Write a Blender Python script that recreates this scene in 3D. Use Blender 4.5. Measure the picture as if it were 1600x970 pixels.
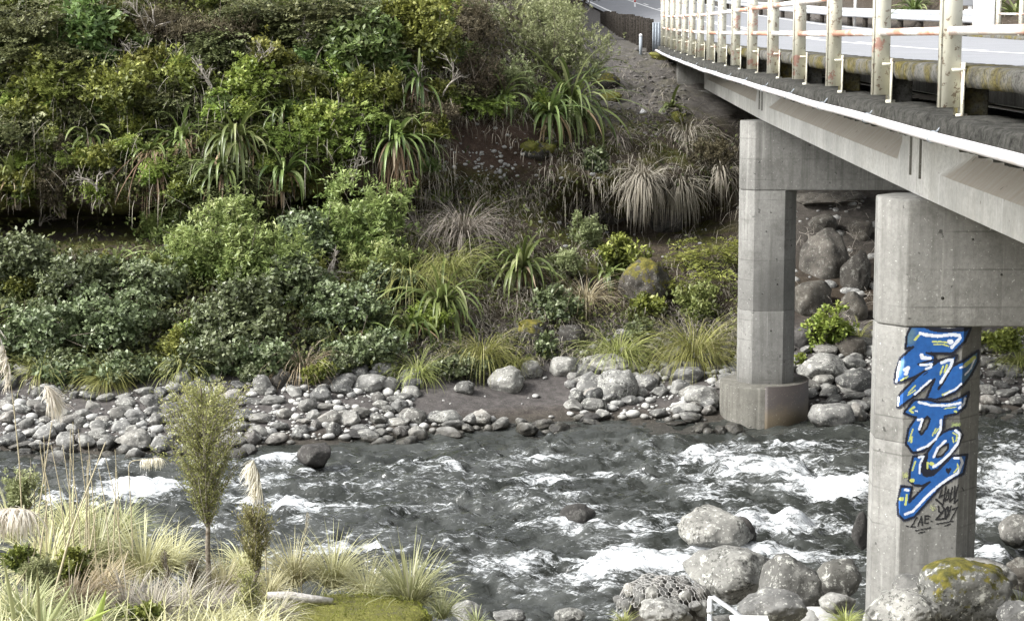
import bpy, math, random
import numpy as np
from mathutils import Vector, Matrix
from mathutils.bvhtree import BVHTree

for o in list(bpy.data.objects):
    bpy.data.objects.remove(o)
SC = bpy.context.scene
COL = SC.collection

# ------------------------------------------------------------------ camera
CAMZ = 6.2
F_PX, CX, CY = 2800.0, 800.0, 485.0
YAW, PITCH, ROLL = 0.0379743, 0.1538989, 0.0061
CAM = np.array([0.0, 0.0, CAMZ])
_F = np.array([-math.sin(YAW) * math.cos(PITCH), math.cos(YAW) * math.cos(PITCH), -math.sin(PITCH)])
_R0 = np.array([math.cos(YAW), math.sin(YAW), 0.0])
_U0 = np.cross(_R0, _F)
_R = _R0 * math.cos(ROLL) - _U0 * math.sin(ROLL)
_U = _U0 * math.cos(ROLL) + _R0 * math.sin(ROLL)
cam_d = bpy.data.cameras.new('camera')
cam_d.sensor_width = 36.0
cam_d.lens = 36.0 * F_PX / 1600.0
cam_d.clip_start = 0.1
cam_d.clip_end = 3000.0
cam = bpy.data.objects.new('camera', cam_d)
COL.objects.link(cam)
cam.matrix_world = Matrix(((_R[0], _U[0], -_F[0], 0.0), (_R[1], _U[1], -_F[1], 0.0), (_R[2], _U[2], -_F[2], CAMZ), (0, 0, 0, 1)))
SC.camera = cam

# ------------------------------------------------------------------ sky and sun (bright overcast)
SUN_EL, SUN_AZ = math.radians(42), math.radians(-110)      # azimuth from +Y towards +X
world = bpy.data.worlds.new('World')
SC.world = world
world.use_nodes = True
wn = world.node_tree
wn.nodes.clear()
w_out = wn.nodes.new('ShaderNodeOutputWorld')
w_bg = wn.nodes.new('ShaderNodeBackground')
w_sky = wn.nodes.new('ShaderNodeTexSky')
w_sky.sky_type = 'NISHITA'
w_sky.sun_disc = False
w_sky.sun_elevation = SUN_EL
w_sky.sun_rotation = SUN_AZ
w_sky.air_density = 1.0
w_sky.dust_density = 3.0
w_sky.ozone_density = 1.0
w_hsv = wn.nodes.new('ShaderNodeHueSaturation')
w_hsv.inputs['Saturation'].default_value = 0.16
wn.links.new(w_sky.outputs['Color'], w_hsv.inputs['Color'])
wn.links.new(w_hsv.outputs['Color'], w_bg.inputs['Color'])
w_bg.inputs['Strength'].default_value = 0.115
wn.links.new(w_bg.outputs['Background'], w_out.inputs['Surface'])
sun_d = bpy.data.lights.new('sun', 'SUN')
sun_d.energy = 1.5
sun_d.angle = math.radians(14)
sun_d.color = (1.0, 0.98, 0.95)
sun = bpy.data.objects.new('sun', sun_d)
COL.objects.link(sun)
_sd = Vector((math.sin(SUN_AZ) * math.cos(SUN_EL), math.cos(SUN_AZ) * math.cos(SUN_EL), math.sin(SUN_EL)))
sun.rotation_euler = _sd.to_track_quat('Z', 'Y').to_euler()
sun.location = (-10, -5, 40)
SC.view_settings.view_transform = 'Standard'
SC.view_settings.look = 'None'
SC.view_settings.gamma = 1.0
SC.view_settings.exposure = 1.95
SC.cycles.use_denoising = True
SC.cycles.max_bounces = 6
SC.cycles.diffuse_bounces = 3
SC.cycles.glossy_bounces = 3
SC.cycles.transmission_bounces = 3
SC.cycles.transparent_max_bounces = 4


# ------------------------------------------------------------------ helpers
def at(u, v, Y):
    d = _F + _R * (u - CX) / F_PX + _U * (CY - v) / F_PX
    return CAM + d * (Y / d[1])


def atz(u, v, z=0.0):
    d = _F + _R * (u - CX) / F_PX + _U * (CY - v) / F_PX
    return CAM + d * ((z - CAMZ) / d[2])


def proj(P):
    d = np.asarray(P) - CAM
    w = d @ _F
    return CX + F_PX * (d @ _R) / w, CY - F_PX * (d @ _U) / w


def px(Y):                      # metres per photo pixel at distance Y
    return Y / F_PX


def rng(seed):
    return np.random.default_rng(seed)


def _hash(ix, iy, iz, seed):
    h = (ix.astype(np.int64) * 374761393 + iy.astype(np.int64) * 668265263 + iz.astype(np.int64) * 1274126177 + seed * 974634777) & 0xFFFFFFFF
    h = ((h ^ (h >> 13)) * 1103515245) & 0xFFFFFFFF
    h = ((h ^ (h >> 16)) * 2654435761) & 0xFFFFFFFF
    return ((h ^ (h >> 15)) & 0xFFFFFF) / float(0xFFFFFF)


def noise(P, seed=0):           # value noise, 0..1
    P = np.asarray(P, dtype=float)
    if P.shape[1] == 2:
        P = np.hstack([P, np.zeros((len(P), 1))])
    i = np.floor(P).astype(np.int64)
    f = P - i
    f = f * f * f * (f * (f * 6 - 15) + 10)
    r = 0
    for dx in (0, 1):
        wx = f[:, 0] if dx else 1 - f[:, 0]
        for dy in (0, 1):
            wy = f[:, 1] if dy else 1 - f[:, 1]
            for dz in (0, 1):
                wz = f[:, 2] if dz else 1 - f[:, 2]
                r = r + wx * wy * wz * _hash(i[:, 0] + dx, i[:, 1] + dy, i[:, 2] + dz, seed)
    return r


def fbm(P, oct=4, seed=0, gain=0.5):
    P = np.asarray(P, dtype=float)
    s, a, t = 0, 1.0, 0
    for k in range(oct):
        s = s + a * noise(P * (2 ** k) + 17.3 * k, seed + k)
        t += a
        a *= gain
    return s / t


def norm(a):
    return a / np.maximum(np.linalg.norm(a, axis=-1, keepdims=True), 1e-9)


def mesh_np(name, V, faces, attrs=None, smooth=False):
    """faces: list of int arrays (n,k); attrs: {name: float array per vertex} or (n,3) colours"""
    V = np.asarray(V, dtype=np.float32)
    me = bpy.data.meshes.new(name)
    me.vertices.add(len(V))
    me.vertices.foreach_set('co', V.ravel())
    starts, tot, loops, off = [], [], [], 0
    for f in faces:
        f = np.asarray(f, dtype=np.int32)
        if len(f) == 0:
            continue
        k = f.shape[1]
        loops.append(f.ravel())
        starts.append(np.arange(len(f), dtype=np.int32) * k + off)
        tot.append(np.full(len(f), k, dtype=np.int32))
        off += f.size
    loops = np.concatenate(loops)
    starts = np.concatenate(starts)
    tot = np.concatenate(tot)
    me.loops.add(len(loops))
    me.loops.foreach_set('vertex_index', loops)
    me.polygons.add(len(starts))
    me.polygons.foreach_set('loop_start', starts)
    me.polygons.foreach_set('loop_total', tot)
    if smooth:
        me.polygons.foreach_set('use_smooth', np.ones(len(starts), dtype=bool))
    for an, a in (attrs or {}).items():
        a = np.asarray(a, dtype=np.float32)
        if a.ndim == 1:
            at_ = me.attributes.new(an, 'FLOAT', 'POINT')
            at_.data.foreach_set('value', a)
        else:
            at_ = me.attributes.new(an, 'FLOAT_COLOR', 'POINT')
            at_.data.foreach_set('color', np.hstack([a, np.ones((len(a), 1), dtype=np.float32)]).ravel())
    me.update(calc_edges=True)
    return me


def obj(name, me, mat=None, parent=None, loc=None):
    o = bpy.data.objects.new(name, me)
    COL.objects.link(o)
    if mat is not None and me is not None and not me.materials:
        me.materials.append(mat)
    if parent is not None:
        o.parent = parent
    if loc is not None:
        o.location = tuple(loc)
    return o


def tag(o, label=None, cat=None, group=None, kind=None):
    if label:
        o['label'] = label
    if cat:
        o['category'] = cat
    if group:
        o['group'] = group
    if kind:
        o['kind'] = kind
    return o


def empty(name, loc=(0, 0, 0)):
    o = bpy.data.objects.new(name, None)
    o.empty_display_size = 0.2
    COL.objects.link(o)
    o.location = tuple(loc)
    return o


class MB:
    """collects shapes into one mesh"""
    def __init__(s):
        s.V, s.Fs, s.n = [], {}, 0

    def add(s, V, *faces):
        V = np.asarray(V, dtype=float)
        for f in faces:
            f = np.asarray(f, dtype=np.int64)
            s.Fs.setdefault(f.shape[1], []).append(f + s.n)
        s.V.append(V)
        s.n += len(V)
        return s

    def box(s, a, b, c=None):
        (x0, y0, z0), (x1, y1, z1) = a, b
        V = [(x0, y0, z0), (x1, y0, z0), (x1, y1, z0), (x0, y1, z0), (x0, y0, z1), (x1, y0, z1), (x1, y1, z1), (x0, y1, z1)]
        return s.add(V, [(0, 3, 2, 1), (4, 5, 6, 7), (0, 1, 5, 4), (1, 2, 6, 5), (2, 3, 7, 6), (3, 0, 4, 7)])

    def prism(s, poly, z0, z1):          # vertical prism over an xy polygon (ccw)
        n = len(poly)
        V = [(x, y, z0) for x, y in poly] + [(x, y, z1) for x, y in poly]
        for k in range(n):
            j = (k + 1) % n
            s.Fs.setdefault(4, []).append(np.array([(k, j, n + j, n + k)]) + s.n)
        s.Fs.setdefault(n, []).append(np.array([list(range(n - 1, -1, -1)), list(range(n, 2 * n))]) + s.n)
        s.V.append(np.asarray(V, float))
        s.n += 2 * n
        return s

    def tube(s, pts, r, sides=8, caps=True):
        P = np.asarray(pts, dtype=float)
        n = len(P)
        r = np.broadcast_to(np.asarray(r, float), (n,))
        T = norm(np.gradient(P, axis=0))
        ref = np.array([0, 0, 1.0]) if abs(T[:, 2]).max() < 0.9 else np.array([1.0, 0.13, 0.0])
        if abs(T @ ref).max() > 0.97:
            ref = norm(np.array([0.3, 1.0, 0.2]))
        A = norm(np.cross(T, ref))
        B = np.cross(T, A)
        ang = np.arange(sides) * 2 * math.pi / sides
        V = P[:, None, :] + r[:, None, None] * (np.cos(ang)[None, :, None] * A[:, None, :] + np.sin(ang)[None, :, None] * B[:, None, :])
        V = V.reshape(-1, 3)
        i = np.arange(n - 1)[:, None] * sides
        k = np.arange(sides)[None, :]
        k2 = (k + 1) % sides
        Q = np.stack([i + k, i + k2, i + sides + k2, i + sides + k], -1).reshape(-1, 4)
        s.add(V, Q)
        if caps and sides > 2:
            base = s.n - len(V)
            s.Fs.setdefault(sides, []).append(np.array([list(range(sides - 1, -1, -1)), list(range((n - 1) * sides, n * sides))]) + base)
        return s

    def loft(s, rings, closed=True, caps=True):     # rings: list of equal-length point lists
        R = np.asarray(rings, float)
        n, m = R.shape[:2]
        V = R.reshape(-1, 3)
        k = np.arange(m if closed else m - 1)
        Q = []
        for i in range(n - 1):
            for a in k:
                b = (a + 1) % m
                Q.append((i * m + a, i * m + b, (i + 1) * m + b, (i + 1) * m + a))
        s.add(V, Q)
        if caps:
            base = s.n - len(V)
            s.Fs.setdefault(m, []).append(np.array([list(range(m - 1, -1, -1)), list(range((n - 1) * m, n * m))]) + base)
        return s

    def mesh(s, name='mesh', smooth=False):
        return mesh_np(name, np.vstack(s.V), [np.vstack(f) for f in s.Fs.values()], smooth=smooth)

    def build(s, name, mat, parent=None, smooth=False, bevel=0):
        me = s.mesh(name, smooth)
        o = obj(name, me, mat, parent)
        if bevel:
            m = o.modifiers.new('bevel', 'BEVEL')
            m.width = bevel
            m.segments = 2
            m.limit_method = 'ANGLE'
            m.angle_limit = math.radians(35)
        return o


# ------------------------------------------------------------------ materials
class Mat:
    def __init__(s, name, rough=0.8, spec=0.3):
        s.m = bpy.data.materials.new(name)
        s.m.use_nodes = True
        s.nt = s.m.node_tree
        s.b = s.nt.nodes['Principled BSDF']
        s.out = s.nt.nodes['Material Output']
        s.b.inputs['Roughness'].default_value = rough
        s.b.inputs['Specular IOR Level'].default_value = spec
        s._pos = None

    def node(s, t, **kw):
        n = s.nt.nodes.new(t)
        for k, v in kw.items():
            setattr(n, k, v)
        return n

    def link(s, a, b):
        s.nt.links.new(a, b)

    def pos(s, obj_space=False, scale=(1, 1, 1)):
        if obj_space:
            c = s.node('ShaderNodeTexCoord').outputs['Object']
        else:
            c = s.node('ShaderNodeNewGeometry').outputs['Position']
        m = s.node('ShaderNodeMapping')
        m.inputs['Scale'].default_value = scale
        s.link(c, m.inputs['Vector'])
        return m.outputs['Vector']

    def noise(s, scale=1, detail=4, rough=0.55, vec=None, dist=0.0):
        n = s.node('ShaderNodeTexNoise')
        n.inputs['Scale'].default_value = scale
        n.inputs['Detail'].default_value = detail
        n.inputs['Roughness'].default_value = rough
        n.inputs['Distortion'].default_value = dist
        s.link(vec if vec is not None else s.pos(), n.inputs['Vector'])
        return n.outputs['Fac']

    def ramp(s, fac, stops, interp='LINEAR'):
        r = s.node('ShaderNodeValToRGB')
        r.color_ramp.interpolation = interp
        e = r.color_ramp.elements
        while len(e) < len(stops):
            e.new(0.5)
        for el, (p, c) in zip(e, stops):
            el.position = p
            el.color = (c, c, c, 1) if isinstance(c, (int, float)) else (*c, 1)
        s.link(fac, r.inputs['Fac'])
        return r.outputs['Color']

    def mix(s, fac, a, b, mode='MIX'):
        n = s.node('ShaderNodeMix', data_type='RGBA', blend_type=mode)
        for k, v in ((0, fac), (6, a), (7, b)):
            if hasattr(v, 'is_linked'):
                s.link(v, n.inputs[k])
            elif isinstance(v, (int, float)):
                n.inputs[k].default_value = v if k == 0 else (v, v, v, 1)
            else:
                n.inputs[k].default_value = (*v, 1)
        return n.outputs[2]

    def math(s, op, a, b=0.0):
        n = s.node('ShaderNodeMath', operation=op)
        for k, v in enumerate((a, b)):
            if hasattr(v, 'is_linked'):
                s.link(v, n.inputs[k])
            else:
                n.inputs[k].default_value = v
        return n.outputs[0]

    def attr(s, name, out='Fac'):
        n = s.node('ShaderNodeAttribute', attribute_name=name)
        return n.outputs[out]

    def orand(s):
        return s.node('ShaderNodeObjectInfo').outputs['Random']

    def sep_z(s, what='Position'):
        g = s.node('ShaderNodeNewGeometry')
        x = s.node('ShaderNodeSeparateXYZ')
        s.link(g.outputs[what], x.inputs[0])
        return x.outputs['Z']

    def color(s, c):
        if hasattr(c, 'is_linked'):
            s.link(c, s.b.inputs['Base Color'])
        else:
            s.b.inputs['Base Color'].default_value = (*c, 1)
        return s

    def bump(s, h, strength=0.5, dist=0.02):
        n = s.node('ShaderNodeBump')
        n.inputs['Strength'].default_value = strength
        n.inputs['Distance'].default_value = dist
        s.link(h, n.inputs['Height'])
        s.link(n.outputs['Normal'], s.b.inputs['Normal'])
        return s

    def rough(s, r):
        s.link(r, s.b.inputs['Roughness'])
        return s


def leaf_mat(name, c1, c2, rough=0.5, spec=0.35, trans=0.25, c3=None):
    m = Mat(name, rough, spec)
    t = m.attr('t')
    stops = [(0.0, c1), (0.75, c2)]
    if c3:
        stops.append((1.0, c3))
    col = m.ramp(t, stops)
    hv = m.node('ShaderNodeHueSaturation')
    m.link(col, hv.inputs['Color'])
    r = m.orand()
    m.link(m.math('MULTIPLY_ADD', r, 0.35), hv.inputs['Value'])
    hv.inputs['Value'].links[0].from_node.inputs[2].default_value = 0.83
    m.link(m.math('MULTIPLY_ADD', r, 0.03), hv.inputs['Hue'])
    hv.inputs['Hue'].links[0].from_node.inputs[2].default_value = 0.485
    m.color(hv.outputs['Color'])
    if trans:
        tr = m.node('ShaderNodeBsdfTranslucent')
        m.link(hv.outputs['Color'], tr.inputs['Color'])
        mx = m.node('ShaderNodeMixShader')
        mx.inputs[0].default_value = trans
        m.link(m.b.outputs[0], mx.inputs[1])
        m.link(tr.outputs[0], mx.inputs[2])
        m.link(mx.outputs[0], m.out.inputs['Surface'])
    return m.m


def concrete_mat(name, base=(0.36, 0.35, 0.325), stain=0.5, dark=(0.12, 0.118, 0.108), streak=True, dirt=False, boards=0.0):
    m = Mat(name, 0.88, 0.2)
    big = m.noise(0.7, 6, 0.65)
    fine = m.noise(24, 5, 0.7)
    c = m.mix(m.ramp(big, [(0.35, 0), (0.65, 1)]), tuple(x * 0.68 for x in base), tuple(x * 1.15 for x in base))
    c = m.mix(m.ramp(fine, [(0.40, 0.0), (0.68, 0.55)]), c, tuple(x * 0.55 for x in base))
    if streak:
        st = m.noise(1.0, 6, 0.65, m.pos(scale=(9, 9, 0.5)))
        c = m.mix(m.math('MULTIPLY', m.ramp(st, [(0.47, 0), (0.66, 1)]), stain), c, dark)
        lt = m.noise(1.0, 5, 0.6, m.pos(scale=(13, 13, 0.35)))
        c = m.mix(m.ramp(lt, [(0.60, 0), (0.68, 0.4)]), c, tuple(min(.75, x * 1.6) for x in base))
    bl = m.noise(2.1, 7, 0.75)
    c = m.mix(m.math('MULTIPLY', m.ramp(bl, [(0.52, 0), (0.66, 1)]), stain * 0.9), c, dark)
    spots = m.noise(38, 3, 0.6)
    c = m.mix(m.ramp(spots, [(0.66, 0), (0.71, 0.6)]), c, (0.58, 0.58, 0.55))
    if boards:                    # faint form-board lines and lifts
        zb = m.math('FRACT', m.math('MULTIPLY', m.sep_z(), 3.1))
        c = m.mix(m.math('MULTIPLY', m.ramp(zb, [(0.0, 1), (0.035, 0), (0.965, 0), (1.0, 1)]), m.ramp(m.noise(1.4, 3, 0.5), [(0.42, 0), (0.6, boards)])), c, tuple(x * 0.55 for x in dark))
        tide = m.math('ADD', m.sep_z(), m.math('MULTIPLY', m.noise(3, 4, 0.6), 0.5))
        c = m.mix(m.ramp(m.math('DIVIDE', tide, 3.0), [(0.22, 0.65), (0.34, 0.0)]), c, tuple(x * 0.8 for x in dark))
    if dirt:                      # grime lies on the sloping top of the bottom flange
        dn = m.ramp(m.sep_z('Normal'), [(0.2, 0.0), (0.45, 1.0)])
        run = m.noise(1.0, 4, 0.6, m.pos(scale=(1, 9, 1)))
        c = m.mix(m.math('MULTIPLY', dn, m.ramp(run, [(0.35, 0.65), (0.65, 0.95)])), c, (0.33, 0.295, 0.245))
    pit = m.noise(11, 3, 0.5)
    c = m.mix(m.ramp(pit, [(0.69, 0), (0.74, 0.8)]), c, tuple(x * 0.45 for x in dark))
    m.color(c)
    m.bump(m.mix(0.5, m.noise(50, 4, 0.7), m.noise(6, 5, 0.65)), 0.5, 0.015)
    return m.m


def stone_mat(name, c1, c2, lichen=0.5, moss=0.0, speck=0.4, warm=0.0):
    m = Mat(name, 0.85, 0.3)
    p = m.node('ShaderNodeTexCoord').outputs['Object']
    r = m.orand()
    off = m.node('ShaderNodeVectorMath', operation='ADD')
    m.link(m.node('ShaderNodeNewGeometry').outputs['Position'], off.inputs[0])
    cmb = m.node('ShaderNodeCombineXYZ')
    m.link(m.math('MULTIPLY', r, 37.0), cmb.inputs[0])
    m.link(cmb.outputs[0], off.inputs[1])
    v = off.outputs[0]
    c = m.mix(r, c1, c2)
    c = m.mix(m.ramp(m.noise(3.5, 5, 0.6, v), [(0.3, 0), (0.7, 1)]), c, tuple(x * 0.55 for x in c1))
    hue = m.ramp(m.math('FRACT', m.math('MULTIPLY', r, 7.31)), [(0.0, (0.40, 0.40, 0.41)), (0.55, (0.42, 0.41, 0.38)), (0.85, (0.44, 0.40, 0.34)), (1.0, (0.44, 0.36, 0.32))])
    c = m.mix(0.35, c, hue, 'OVERLAY')
    if lichen:
        l1 = m.noise(9, 6, 0.75, v)
        c = m.mix(m.math('MULTIPLY', m.ramp(l1, [(0.55, 0), (0.62, 1)]), lichen), c, (0.52, 0.52, 0.47))
        l2 = m.noise(26, 3, 0.6, v)
        c = m.mix(m.math('MULTIPLY', m.ramp(l2, [(0.62, 0), (0.67, 1)]), lichen), c, (0.6, 0.6, 0.55))
    if speck:
        s1 = m.math('MULTIPLY', m.ramp(m.noise(22, 5, 0.75, v), [(0.52, 0), (0.58, 1)]), m.ramp(m.noise(2.6, 4, 0.6, v), [(0.43, 0), (0.56, 1)]))
        c = m.mix(m.math('MULTIPLY', s1, speck), c, (0.03, 0.03, 0.025))
    if moss:
        nz = m.sep_z('Normal')
        mm = m.math('ADD', m.math('MULTIPLY', nz, 0.22), m.math('MULTIPLY', m.noise(5.0, 7, 0.75, v), 1.15))
        mcol = m.ramp(m.noise(14, 4, 0.6, v), [(0.3, (0.035, 0.036, 0.01)), (0.55, (0.11, 0.10, 0.018)), (0.8, (0.22, 0.17, 0.03))])
        c = m.mix(m.ramp(mm, [(1.0 - moss, 0), (1.06 - moss, 1)]), c, mcol)
    z = m.math('ADD', m.sep_z(), m.math('MULTIPLY', m.noise(5, 2, 0.5), 0.12))
    wet = m.ramp(z, [(0.10, 1.0), (0.19, 0.0)])
    c = m.mix(wet, c, m.mix(1.0, c, (0.22, 0.21, 0.19), 'MULTIPLY'))
    m.color(c)
    m.rough(m.mix(wet, 0.88, 0.32))
    m.bump(m.mix(0.45, m.noise(30, 6, 0.75, v), m.noise(6, 6, 0.65, v)), 0.85, 0.04)
    return m.m


M = {}
M['tutu'] = leaf_mat('tutu_leaf', (0.04, 0.058, 0.022), (0.145, 0.18, 0.08), 0.45, 0.45, 0.18, (0.29, 0.32, 0.2))
M['koromiko'] = leaf_mat('koromiko_leaf', (0.10, 0.145, 0.035), (0.29, 0.345, 0.115), 0.45, 0.4, 0.3, (0.45, 0.48, 0.22))
M['olive'] = leaf_mat('olive_leaf', (0.045, 0.06, 0.014), (0.20, 0.215, 0.045), 0.5, 0.35, 0.25, (0.35, 0.36, 0.10))
M['broad'] = leaf_mat('broad_leaf', (0.06, 0.11, 0.028), (0.17, 0.25, 0.075), 0.4, 0.5, 0.25, (0.30, 0.37, 0.17))
M['lime'] = leaf_mat('lime_leaf', (0.10, 0.15, 0.025), (0.27, 0.34, 0.07), 0.45, 0.4, 0.3, (0.42, 0.46, 0.15))
M['beech'] = leaf_mat('beech_leaf', (0.035, 0.045, 0.016), (0.16, 0.175, 0.07), 0.5, 0.35, 0.2, (0.30, 0.31, 0.17))
M['brownleaf'] = leaf_mat('brown_leaf', (0.05, 0.042, 0.028), (0.12, 0.10, 0.06), 0.7, 0.2, 0.2, (0.19, 0.17, 0.11))
M['tauhinu'] = leaf_mat('tauhinu_leaf', (0.13, 0.155, 0.065), (0.31, 0.345, 0.165), 0.55, 0.3, 0.25, (0.46, 0.48, 0.29))
M['flax'] = leaf_mat('flax_leaf', (0.045, 0.075, 0.018), (0.19, 0.24, 0.075), 0.38, 0.5, 0.25, (0.40, 0.43, 0.22))
M['deadflax'] = leaf_mat('dead_flax_leaf', (0.13, 0.085, 0.05), (0.30, 0.22, 0.14), 0.7, 0.2, 0.15, (0.42, 0.35, 0.25))
M['tussock'] = leaf_mat('tussock_blade', (0.15, 0.175, 0.045), (0.34, 0.355, 0.12), 0.5, 0.3, 0.3, (0.52, 0.50, 0.27))
M['greengrass'] = leaf_mat('green_grass_blade', (0.17, 0.19, 0.085), (0.37, 0.385, 0.20), 0.5, 0.3, 0.3, (0.58, 0.57, 0.40))
M['drygrass'] = leaf_mat('dry_grass_blade', (0.20, 0.15, 0.085), (0.40, 0.34, 0.23), 0.7, 0.2, 0.25, (0.56, 0.52, 0.42))
M['palegrass'] = leaf_mat('pale_grass_blade', (0.30, 0.28, 0.13), (0.55, 0.53, 0.32), 0.6, 0.25, 0.3, (0.7, 0.68, 0.5))
M['greydry'] = leaf_mat('grey_dry_blade', (0.15, 0.13, 0.10), (0.34, 0.31, 0.26), 0.8, 0.15, 0.1, (0.48, 0.45, 0.39))
M['plume'] = leaf_mat('plume_strand', (0.55, 0.5, 0.4), (0.78, 0.74, 0.64), 0.8, 0.15, 0.4, (0.88, 0.86, 0.8))
M['manuka'] = leaf_mat('manuka_leaf', (0.12, 0.125, 0.04), (0.30, 0.29, 0.115), 0.6, 0.25, 0.25, (0.47, 0.44, 0.24))
M['fern'] = leaf_mat('fern_leaf', (0.08, 0.12, 0.02), (0.2, 0.25, 0.06), 0.5, 0.3, 0.3, (0.28, 0.33, 0.1))
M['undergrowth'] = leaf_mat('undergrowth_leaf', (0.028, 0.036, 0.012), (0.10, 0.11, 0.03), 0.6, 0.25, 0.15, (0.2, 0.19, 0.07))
M['moss'] = leaf_mat('moss_tip', (0.07, 0.08, 0.015), (0.22, 0.22, 0.045), 0.8, 0.1, 0.2, (0.36, 0.34, 0.09))


def bark(name, c1, c2):
    m = Mat(name, 0.9, 0.15)
    m.color(m.mix(m.ramp(m.noise(30, 4, 0.6), [(0.35, 0), (0.65, 1)]), c1, c2))
    m.bump(m.noise(60, 3, 0.6), 0.5, 0.01)
    return m.m


M['bark'] = bark('bark', (0.09, 0.07, 0.05), (0.26, 0.23, 0.19))
M['twig'] = bark('grey_twig', (0.17, 0.15, 0.125), (0.4, 0.37, 0.33))
M['wood'] = bark('weathered_timber', (0.016, 0.014, 0.012), (0.06, 0.052, 0.043))
M['log'] = bark('driftwood', (0.3, 0.28, 0.25), (0.55, 0.53, 0.5))

M['concrete_pier'] = concrete_mat('pier_concrete', (0.235, 0.232, 0.217), 0.62, (0.10, 0.098, 0.089), boards=0.55)
M['concrete_girder'] = concrete_mat('girder_concrete', (0.56, 0.555, 0.525), 0.25, (0.30, 0.28, 0.24), dirt=True)
M['concrete_foot'] = concrete_mat('footing_concrete', (0.15, 0.145, 0.126), 0.7, (0.06, 0.056, 0.047))
M['concrete_deck'] = concrete_mat('deck_concrete', (0.2, 0.195, 0.18), 0.7, (0.06, 0.06, 0.05))

m = Mat('mossy_kerb', 0.95, 0.1)
c = m.mix(m.ramp(m.noise(6, 5, 0.65), [(0.3, 0), (0.7, 1)]), (0.075, 0.073, 0.064), (0.24, 0.235, 0.215))
c = m.mix(m.ramp(m.noise(2.2, 5, 0.65), [(0.46, 0), (0.6, 0.85)]), c, m.ramp(m.noise(20, 3, 0.6), [(0.3, (0.06, 0.05, 0.012)), (0.7, (0.22, 0.18, 0.04))]))
c = m.mix(m.ramp(m.noise(50, 3, 0.6), [(0.5, 0), (0.65, 0.6)]), c, (0.03, 0.03, 0.025))
m.color(c).bump(m.noise(45, 5, 0.75), 1.0, 0.04)
M['kerb'] = m.m

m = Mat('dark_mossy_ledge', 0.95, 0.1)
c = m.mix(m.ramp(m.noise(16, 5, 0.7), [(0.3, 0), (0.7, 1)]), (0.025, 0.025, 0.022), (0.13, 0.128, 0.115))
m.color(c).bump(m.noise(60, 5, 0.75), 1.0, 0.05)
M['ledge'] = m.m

m = Mat('cream_paint_rusting', 0.55, 0.35)
c = m.mix(m.ramp(m.noise(3, 4, 0.6), [(0.35, 0), (0.65, 1)]), (0.43, 0.42, 0.34), (0.55, 0.54, 0.46))
c = m.mix(m.ramp(m.noise(26, 5, 0.7), [(0.57, 0), (0.61, 1)]), c, (0.20, 0.16, 0.12))
c = m.mix(m.ramp(m.noise(5, 5, 0.75), [(0.58, 0), (0.62, 0.9)]), c, (0.40, 0.22, 0.18))
m.color(c).bump(m.noise(40, 4, 0.7), 0.2, 0.004)
M['cream'] = m.m

m = Mat('white_paint_rusty_rail', 0.55, 0.35)
vv = m.pos(scale=(1, 0.45, 1))
c = m.mix(m.ramp(m.noise(1.3, 4, 0.6, vv), [(0.47, 0), (0.56, 1)]), (0.74, 0.71, 0.68), m.ramp(m.noise(14, 4, 0.6), [(0.3, (0.42, 0.17, 0.10)), (0.7, (0.62, 0.33, 0.24))]))
c = m.mix(m.ramp(m.noise(22, 5, 0.75), [(0.58, 0), (0.63, 0.9)]), c, (0.45, 0.3, 0.24))
m.color(c).bump(m.noise(45, 4, 0.7), 0.3, 0.004)
M['rail'] = m.m

m = Mat('white_pipe', 0.4, 0.4)
c = m.mix(m.ramp(m.noise(4, 5, 0.7), [(0.5, 0), (0.72, 1)]), (0.56, 0.545, 0.56), (0.42, 0.37, 0.33))
m.color(c)
M['pipe'] = m.m

m = Mat('white_paint', 0.5, 0.35)
m.color(m.mix(m.ramp(m.noise(5, 4, 0.6), [(0.5, 0), (0.75, 1)]), (0.78, 0.78, 0.77), (0.55, 0.54, 0.5)))
M['white'] = m.m

m = Mat('galvanised_steel', 0.45, 0.5)
m.b.inputs['Metallic'].default_value = 0.35
m.color(m.mix(m.ramp(m.noise(7, 3, 0.5), [(0.35, 0), (0.7, 1)]), (0.52, 0.54, 0.56), (0.68, 0.69, 0.71)))
M['galv'] = m.m

m = Mat('grey_post', 0.7, 0.3)
m.color((0.30, 0.33, 0.36))
M['greypost'] = m.m
m = Mat('red_band', 0.5, 0.4)
m.color((0.5, 0.04, 0.03))
M['red'] = m.m
m = Mat('sign_back', 0.5, 0.4)
m.color((0.33, 0.34, 0.36))
M['signback'] = m.m

m = Mat('steel_casing_rust', 0.6, 0.35)
z = m.sep_z()
c = m.mix(m.ramp(m.math('ADD', z, m.math('MULTIPLY', m.noise(5, 4, 0.6), 0.35)), [(0.25, 0.0), (0.52, 1.0)]), (0.088, 0.07, 0.045), (0.046, 0.039, 0.036))
c = m.mix(m.ramp(m.noise(30, 4, 0.7), [(0.60, 0), (0.66, 0.4)]), c, (0.22, 0.2, 0.15))
m.color(c).bump(m.noise(25, 3, 0.6), 0.15, 0.005)
M['casing'] = m.m

m = Mat('asphalt', 0.9, 0.3)
c = m.mix(m.ramp(m.noise(90, 3, 0.6), [(0.35, 0), (0.7, 1)]), (0.17, 0.175, 0.185), (0.28, 0.285, 0.30))
c = m.mix(m.ramp(m.noise(1.2, 4, 0.6), [(0.4, 0), (0.7, 0.4)]), c, (0.14, 0.145, 0.15))
m.color(c).bump(m.noise(140, 2, 0.5), 0.3, 0.005)
M['asphalt'] = m.m
m = Mat('road_paint', 0.7, 0.3)
m.color(m.mix(m.ramp(m.noise(30, 3, 0.6), [(0.5, 0), (0.75, 0.6)]), (0.74, 0.74, 0.72), (0.3, 0.3, 0.3)))
M['roadpaint'] = m.m

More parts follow.
